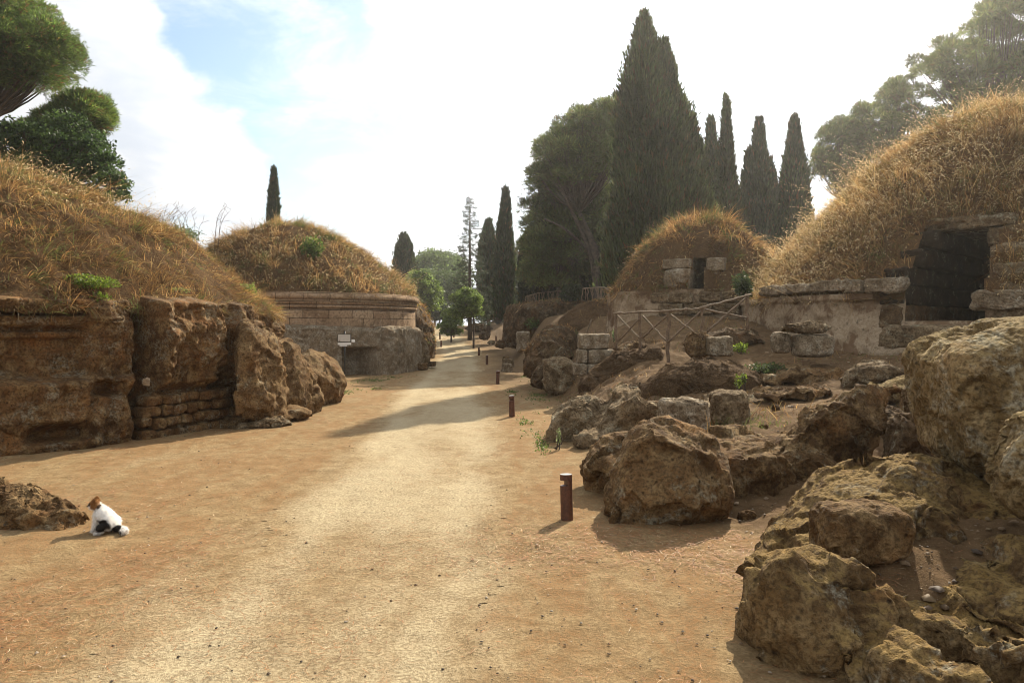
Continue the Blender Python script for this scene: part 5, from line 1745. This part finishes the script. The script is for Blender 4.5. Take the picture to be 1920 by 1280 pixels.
# ------------------------------------------------------------------ green plants
def bush(name, label, cat, c, r, n, leaf, cols, d0=None, stems=6, asp=.6, group=None, spread=1.0, z0=None):
    c = np.array(c, float)
    base = np.array([c[0], c[1], z0 if z0 is not None else c[2] - r[2]])
    t = thing(name, label, cat, group)
    t.location = base
    s = sph(n)
    rad = rng.random((n, 1)) ** .45
    lump = 1 + .4 * vnoise(s * 2.3 + c, 8)[:, None]
    p = c + s * rad * lump * np.array(r)
    f = rng.random((n, 1))
    bc = np.array(cols[0]) * (1 - f) + np.array(cols[1]) * f
    V, F, C = leaves(p - base, s, leaf, bc, .3, asp)
    mk('foliage', V, F, M['leaf'], t, C, smooth=False)
    b = MB()
    for i in range(stems):
        q = c + sph(1)[0] * np.array(r) * .7
        q[2] = max(q[2], base[2] + .05)
        b.tube(curve([np.zeros(3) + rng.normal(0, .03, 3) * [1, 1, 0], (q - base) * .5 + rng.normal(0, .03, 3), q - base], 6), np.linspace(.012, .004, 6) * max(1, r[2] * 1.5), 5)
    b.build('stem', M['bark'], t)
    return t

def on_dome(px, py, f, d0, d1):
    for d in np.arange(d0, d1, .03):
        q = W(px, py, d)
        if f(q[:1], q[1:2])[0] > q[2]:
            return q
    return W(px, py, (d0 + d1) / 2)


VG = ((.07, .11, .014), (.15, .19, .025))
q = on_dome(160, 530, fC, 9, 13); bush('leafy_plant', 'vivid green leafy plant draping over the carved tufa wall', 'plant', q, (.40, .30, .13), 3200, .035, VG, stems=12)
q = W(190, 565, q[1] - .12); bush('leafy_plant', 'thin green creeper trailing below the vivid leafy plant', 'plant', q, (.14, .14, .16), 350, .045, VG, stems=6)
q = on_dome(462, 545, fC, 10, 16); bush('leafy_plant', 'yellow-green weed clump where the near tomb dips to the round tomb', 'plant', q, (.20, .3, .16), 900, .04, ((.11, .15, .03), (.2, .22, .05)), stems=12)
q = on_dome(330, 545, fC, 10, 14); bush('leafy_plant', 'pale green weeds above the first rock buttress', 'plant', q, (.22, .25, .07), 350, .035, ((.13, .15, .04), (.2, .2, .07)), stems=12)
q = on_dome(585, 480, fD, 22, 30) + [0, 0, .2]; bush('shrub', 'green shrub growing out of the round tomb grass', 'shrub', q, (.45, .4, .48), 1500, .10, ((.06, .09, .02), (.12, .16, .035)), stems=8)
q = W(1070, 549, 35); bush('shrub', 'dark rounded shrub between the two paling fences', 'shrub', q, (.55, .5, .42), 1800, .12, ((.016, .026, .010), (.032, .046, .016)), stems=8)
q = W(1394, 536, 16.2); bush('shrub', 'dark green shrub squeezed between the two domed tombs', 'shrub', q, (.22, .3, .26), 1300, .06, ((.018, .030, .012), (.05, .065, .02)), stems=8)
q = W(1390, 652, 13.0); bush('leafy_plant', 'small green plant beside the perched pale block', 'plant', q, (.14, .12, .10), 260, .05, VG, stems=6)
q = W(1385, 715, 11.2); bush('leafy_plant', 'tiny upright green weed behind the standing blocks', 'plant', q, (.06, .06, .12), 120, .035, VG, stems=6, z0=hz(q[0], q[1]))
q = W(1395, 708, 11.9); bush('leafy_plant', 'slender green weed on the earth mound', 'plant', q, (.05, .05, .10), 90, .035, VG, stems=5, z0=hz(q[0], q[1]))
q = W(1048, 818, 10.3); bush('mullein_plant', 'tall pale green weed spike at the path edge by the grey boulder', 'plant', q, (.035, .035, .13), 160, .03, ((.16, .2, .08), (.25, .28, .13)), stems=3, z0=hz(q[0], q[1]) - .02)
q = W(1152, 628, 15.6); bush('mullein_plant', 'pale green weed spike by the first fence post', 'plant', q, (.05, .05, .14), 140, .05, ((.16, .2, .08), (.25, .28, .13)), stems=3)
q = W(1440, 690, 12.6); bush('leafy_plant', 'low dark green weeds in the gully under the plastered tomb', 'plant', q, (.35, .35, .10), 700, .05, ((.03, .045, .015), (.07, .09, .03)), stems=8)
q = W(1000, 575, 34.5); bush('leafy_plant', 'green weeds on the shaded cut slope', 'plant', q + [0, -.5, -.8], (.4, .3, .3), 400, .09, ((.05, .08, .02), (.1, .13, .03)), stems=5)
# dry thistle in front of the leaning boulder and dry stalks on the saddle
q = W(1492, 790, 8.3)
t = thing('dry_weed', 'single dry pale weed standing in front of the leaning boulder', 'weed'); t.location = (q[0], q[1], hz(q[0], q[1]))
b = MB(); b.tube(curve([(0, 0, -.02), (.01, 0, .12), (-.01, 0, .22)], 6), .004, 5); b.build('stem', M['wood_grey'], t)
V, F, C = tufts(np.array([[-.01, 0, .22], [0.02, 0, .20], [-.03, 0, .19]]), np.array([[0, 0, 1.0]] * 3), 12, .035, .008, .8, (.5, .45, .32), .15); mk('seed_head', V, F, M['grass'], t, C, smooth=False)
t = thing('dry_stalk_clump', 'airy leafless dry stalks against the sky between the two grassy tombs', 'weed')
q = W(310, 445, 17.5); t.location = q
for i in range(26):
    b = MB()
    a = rng.normal(0, .45); h = rng.uniform(.35, .85); x0 = rng.normal(.1, .55)
    tip = np.array([x0 + a * h, rng.normal(0, .3), h])
    cv = curve([(x0, 0, -.3), (x0 + a * h * .35, 0, h * .5), tip], 7)
    b.tube(cv, np.linspace(.006, .003, 7), 4)
    for k in range(4):
        f = cv[3 + k % 4]
        b.tube([f, f + [rng.normal(.03, .09), 0, rng.uniform(.05, .14)]], .0035, 4)
    b.build('stalk', M['wood_rail'], t)

# green ground cover
def ground_cover(name, label, spots, leaf, cols, n):
    P = []
    for px, py, rx, ry in spots:
        d = EYE * FPX / max(py - 612, 20)
        m = int(n * rx / 30)
        x = (px - 960) / FPX * d + rng.normal(0, rx / FPX * d * .6, m)
        y = d + rng.normal(0, .35 + ry / 40, m)
        k = fbm(np.stack([x * 2, y * 2, x * 0], -1), 3, 5) > -.1
        P.append(np.stack([x[k], y[k], H(x[k], y[k]) + rng.uniform(0, .05, k.sum())], -1))
    p = np.concatenate(P)
    f = rng.random((len(p), 1))
    V, F, C = leaves(p, np.repeat([[0, 0, 1.0]], len(p), 0), leaf, np.array(cols[0]) * (1 - f) + np.array(cols[1]) * f, .3)
    tag(mk(name, V, F, M['leaf'], None, C, smooth=False), label, 'ground cover', kind='stuff')
ground_cover('ground_cover', 'patchy green weeds growing flat on the path edges', [(690, 715, 30, 6), (735, 708, 24, 5), (640, 738, 14, 4), (1010, 745, 22, 10), (1005, 722, 26, 8), (990, 705, 26, 6), (1020, 775, 16, 8), (985, 798, 14, 5), (1015, 832, 10, 4), (960, 738, 10, 4), (700, 728, 24, 4)], .032, ((.05, .075, .018), (.11, .14, .035)), 900)

# ------------------------------------------------------------------ litter on the ground
def litter():
    N = 95000
    v = rng.uniform(0, 1, N)
    y = 3.0 * (16 / 3.0) ** (v ** 1.1)
    x = rng.uniform(-1, 1, N) * y * .78
    pmx = pathmask(x, y)
    q = np.stack([x, y, x * 0], -1)
    dens = np.clip(.30 + .9 * fbm(q * np.array([1.1, .7, 1]), 5, 61), 0, 1) ** 2.2 * 1.3 * (1 - .78 * pmx) + .02
    k = rng.random(N) < dens
    x, y = x[k], y[k]
    n = len(x)
    z = H(x, y) + .010 + .004
    a = rng.uniform(0, np.pi, n) + .5 * vnoise(np.stack([x * .8, y * .8, x * 0], -1), 4)
    L = rng.uniform(.04, .10, n)
    dv = np.stack([np.cos(a), np.sin(a), rng.normal(0, .10, n)], -1)
    sd_ = np.stack([-np.sin(a), np.cos(a), np.zeros(n)], -1)
    c0 = np.stack([x, y, z], -1)
    bow = rng.normal(0, .12, (n, 1)) * L[:, None]
    wv = (.0007 + .00028 * y)[:, None]
    V = np.stack([c0 - dv * L[:, None] / 2, c0 + sd_ * (bow + wv), c0 + dv * L[:, None] / 2, c0 + sd_ * (bow - wv)], 1).reshape(-1, 3)
    pal = np.array([(.27, .105, .033), (.31, .15, .06), (.36, .24, .13), (.17, .065, .025), (.44, .34, .22)])
    C = np.repeat(pal[rng.choice(5, n, p=[.38, .27, .10, .20, .05])] * np.exp(rng.normal(0, .2, (n, 1))), 4, 0)
    tag(mk('needle_litter', V, np.arange(n * 4).reshape(-1, 4), M['needle'], None, C, smooth=False), 'fallen orange and bleached pine needles strewn over the earth', 'pine needles', kind='stuff')
litter()


def pebbles(name, label, n, smin, smax, pal, yr, bank=False):
    v = rng.uniform(0, 1, n)
    y = yr[0] * (yr[1] / yr[0]) ** v
    x = rng.uniform(-1, 1, n) * y * .78
    if bank:
        k = bankmask(x, y) > .3
    else:
        k = rng.random(n) < 1 - .6 * pathmask(x, y)
    x, y = x[k], y[k]
    n = len(x)
    s = smin * (smax / smin) ** (rng.random(n) ** 3.0)
    oct_ = np.array([(1, 0, 0), (0, 1, 0), (-1, 0, 0), (0, -1, 0), (0, 0, 1), (0, 0, -1), (.6, .6, .5), (-.6, .6, .5), (-.6, -.6, .5), (.6, -.6, .5)], float)
    f = np.array([(0, 6, 4), (6, 1, 4), (1, 7, 4), (7, 2, 4), (2, 8, 4), (8, 3, 4), (3, 9, 4), (9, 0, 4), (0, 1, 6), (1, 2, 7), (2, 3, 8), (3, 0, 9)])
    J = oct_[None] * (1 + rng.normal(0, .22, (n, 10, 3))) * np.array([1, 1, .65])
    a = rng.uniform(0, 6.28, n)
    Jx = J[..., 0] * np.cos(a)[:, None] - J[..., 1] * np.sin(a)[:, None] * .7
    Jy = J[..., 0] * np.sin(a)[:, None] + J[..., 1] * np.cos(a)[:, None] * .7
    V = np.stack([Jx * s[:, None] + x[:, None], Jy * s[:, None] + y[:, None], J[..., 2] * s[:, None] + (H(x, y) + .004 + s * .25)[:, None]], -1).reshape(-1, 3)
    F = (np.arange(n)[:, None, None] * 10 + f[None]).reshape(-1, 3)
    pal = np.array(pal)
    C = np.repeat(pal[rng.integers(0, len(pal), n)] * np.exp(rng.normal(0, .25, (n, 1))), 10, 0)
    tag(mk(name, V, F, M['needle'], None, C), label, 'pebbles', kind='stuff')
pebbles('pebble_litter', 'small dark crumbs and pebbles sprinkled over the earth', 6000, .0025, .014, [(.09, .06, .035), (.14, .09, .05), (.06, .04, .025), (.30, .24, .17)], (3.0, 18))
pebbles('bank_pebbles', 'earth clods and stone chips on the sunny bank', 5000, .008, .05, [(.10, .065, .035), (.17, .115, .06), (.24, .175, .11), (.06, .04, .025)], (3.2, 17), True)

# sparse dry tufts on the bank
n = 26000
y_ = 5.5 * (26 / 5.5) ** rng.uniform(0, 1, n); x_ = rng.uniform(0, .8, n) * y_
k_ = (bankmask(x_, y_) > .6) & (fbm(np.stack([x_ * .9, y_ * .9, x_ * 0], -1), 4, 81) > .16) & (np.hypot(x_ - GA['cx'], y_ - GA['cy']) > 5.6) & (np.hypot(x_ - GB['cx'], y_ - GB['cy']) > 2.8) & (y_ > 9)
x_, y_ = x_[k_], y_[k_]
p_ = np.stack([x_, y_, H(x_, y_)], -1)
n_ = np.repeat(np.array([[0, 0, 1.0]]), len(p_), 0)
grow('dry_tuft_cover', 'thin scattered dry grass on the earth bank', p_, n_, rng.normal(0, .6, (len(p_), 3)) * [1, 1, 0], .12, .007, (1.5, 1, 2, 3, 3, 3), 83, .5, 0, .10)

# ------------------------------------------------------------------ the cat
def make_cat():
    me = bpy.data.meshes.new('cat')
    o = bpy.data.objects.new('cat', me)
    COL.objects.link(o)
    # joints: seated, back to the viewer's right, head lowered and turned away to the rock
    J = [(0, 0, .085, .082),          # 0 pelvis
         (-.032, .02, .135, .086),    # 1 loin
         (-.070, .035, .188, .074),   # 2 back
         (-.102, .05, .220, .056),    # 3 withers
         (-.128, .060, .242, .040),   # 4 neck
         (-.150, .064, .256, .050),   # 5 skull
         (-.180, .070, .246, .036),   # 6 muzzle
         (-.194, .073, .240, .022),   # 7 nose
         (-.105, .005, .150, .034), (-.118, -.005, .075, .022), (-.125, -.008, .022, .018), (-.150, -.010, .012, .015),      # near foreleg 8-11
         (-.125, .080, .150, .034), (-.138, .085, .075, .022), (-.145, .085, .022, .018), (-.170, .085, .012, .015),         # far foreleg 12-15
         (-.010, -.062, .080, .062), (-.070, -.080, .050, .036), (-.030, -.080, .020, .022), (-.095, -.088, .014, .017),     # near haunch, knee, hock, paw 16-19
         (.020, .070, .080, .060), (-.040, .100, .050, .036), (0, .100, .020, .022), (-.065, .105, .014, .017),              # far haunch 20-23
         (.080, -.015, .035, .028), (.125, -.035, .030, .032), (.160, -.065, .032, .034), (.165, -.100, .030, .030), (.135, -.125, .024, .018),   # tail 24-28
         (-.138, .028, .298, .020), (-.134, .018, .326, .005),   # near ear 29,30
         (-.150, .104, .298, .020), (-.150, .114, .326, .005)]   # far ear
    E = [(0, 1), (1, 2), (2, 3), (3, 4), (4, 5), (5, 6), (6, 7), (2, 8), (8, 9), (9, 10), (10, 11), (2, 12), (12, 13), (13, 14), (14, 15), (0, 16), (16, 17), (17, 18), (18, 19), (0, 20), (20, 21), (21, 22), (22, 23),
         (0, 24), (24, 25), (25, 26), (26, 27), (27, 28), (5, 29), (29, 30), (5, 31), (31, 32)]
    me.from_pydata([j[:3] for j in J], E, [])
    sk = o.modifiers.new('skin', 'SKIN')
    for v, j in zip(me.skin_vertices[0].data, J):
        v.radius = (j[3], j[3])
        v.use_root = False
    me.skin_vertices[0].data[0].use_root = True
    sb = o.modifiers.new('sub', 'SUBSURF')
    sb.levels = sb.render_levels = 3
    bpy.context.view_layer.update()
    dg = bpy.context.evaluated_depsgraph_get()
    m2 = bpy.data.meshes.new_from_object(o.evaluated_get(dg))
    o.modifiers.clear()
    o.data = m2
    n = len(m2.vertices)
    co = np.empty(n * 3); m2.vertices.foreach_get('co', co); co = co.reshape(-1, 3)
    nn = np.empty(n * 3); m2.vertices.foreach_get('normal', nn); nn = nn.reshape(-1, 3)
    co = co + nn * (.004 * fbm(co * 60, 3, 5))[:, None]
    m2.vertices.foreach_set('co', co.ravel())
    white, black, ginger, brown = np.array([.74, .70, .64]), np.array([.018, .015, .013]), np.array([.24, .115, .04]), np.array([.075, .045, .025])
    c = np.repeat(white[None], n, 0)
    w1 = .03 * vnoise(co * 22, 3)
    def patch(cc, r, col):
        k = sstep(1.14, .88, np.linalg.norm((co - cc) / r, axis=1) + w1 * 8)[:, None]
        c[:] = c * (1 - k) + col * k
    patch(np.array([-.035, -.085, .085]), np.array([.075, .07, .058]), black)      # haunch
    patch(np.array([.075, -.03, .03]), np.array([.05, .05, .045]), black)          # tail root
    patch(np.array([.115, -.13, .02]), np.array([.03, .03, .04]), black)            # tail tip
    patch(np.array([-.10, .02, .25]), np.array([.022, .05, .018]), brown)          # nape spot
    patch(np.array([-.155, .07, .30]), np.array([.055, .075, .045]), ginger)       # cap
    patch(np.array([-.185, .06, .275]), np.array([.028, .045, .025]), brown)       # brow
    patch(np.array([-.14, .02, .27]), np.array([.035, .04, .06]), ginger)
    a = m2.color_attributes.new('col', 'FLOAT_COLOR', 'POINT')
    a.data.foreach_set('color', np.concatenate([c, np.ones((n, 1))], 1).astype(np.float32).ravel())
    m2.materials.clear(); m2.materials.append(M['fur'])
    m2.polygons.foreach_set('use_smooth', np.ones(len(m2.polygons), bool))
    tag(o, 'white calico cat with black haunch patch and ginger head sitting by the low rock', 'cat')
    # short coat: fine hairs standing off the body
    r_ = rng.integers(0, n, 9000)
    dirs = nrm(nn[r_] + np.array([.25, 0, -.55]) + rng.normal(0, .3, (9000, 3)))
    V, F, C = [], None, None
    sd_ = nrm(np.cross(dirs, rng.normal(0, 1, (9000, 3)))) * .0012
    bs = co[r_] + rng.normal(0, .003, (9000, 3))
    V = np.stack([bs - sd_, bs + sd_, bs + dirs * rng.uniform(.008, .020, (9000, 1))], 1).reshape(-1, 3)
    mk('coat', V, np.arange(27000).reshape(-1, 3), M['grass'], o, np.repeat(c[r_] * np.exp(rng.normal(0, .12, (9000, 1))), 3, 0), smooth=False)
    # eyes and nose
    for nm, p, r, mt in (('eye', (-.192, .046, .264), .006, 'dark_metal'), ('eye', (-.197, .092, .264), .006, 'dark_metal'), ('nose', (-.216, .077, .243), .006, 'stub')):
        V, F = cubegrid(7)
        mk(nm, nrm(V) * r + np.array(p), F, M[mt], o)
    return o
cat = make_cat()
xc, dc = (205 - 960) / FPX * 6.12, 6.12
cat.location = (xc, dc, hz(xc, dc) + .004)
cat.rotation_euler = (0, 0, R(8))
cat.scale = (.92, .92, .83)

# ------------------------------------------------------------------ scattering volume added to imitate lens glare toward the sun
V, F = cubegrid(2)
m, g = newmat('air')
pv_ = g.node('ShaderNodeVolumePrincipled', {'Color': (.97, .95, .90, 1), 'Density': .0006, 'Anisotropy': .70})
g.node('ShaderNodeOutputMaterial', {'Volume': pv_.outputs[0]})
hz_o = mk('glare_volume', V * np.array([200, 160, 15.0]) + np.array([0, 105, 12.5]), F, m, smooth=False)
hz_o['kind'] = 'stuff'
hz_o['label'] = 'thin scattering volume added to imitate lens glare'
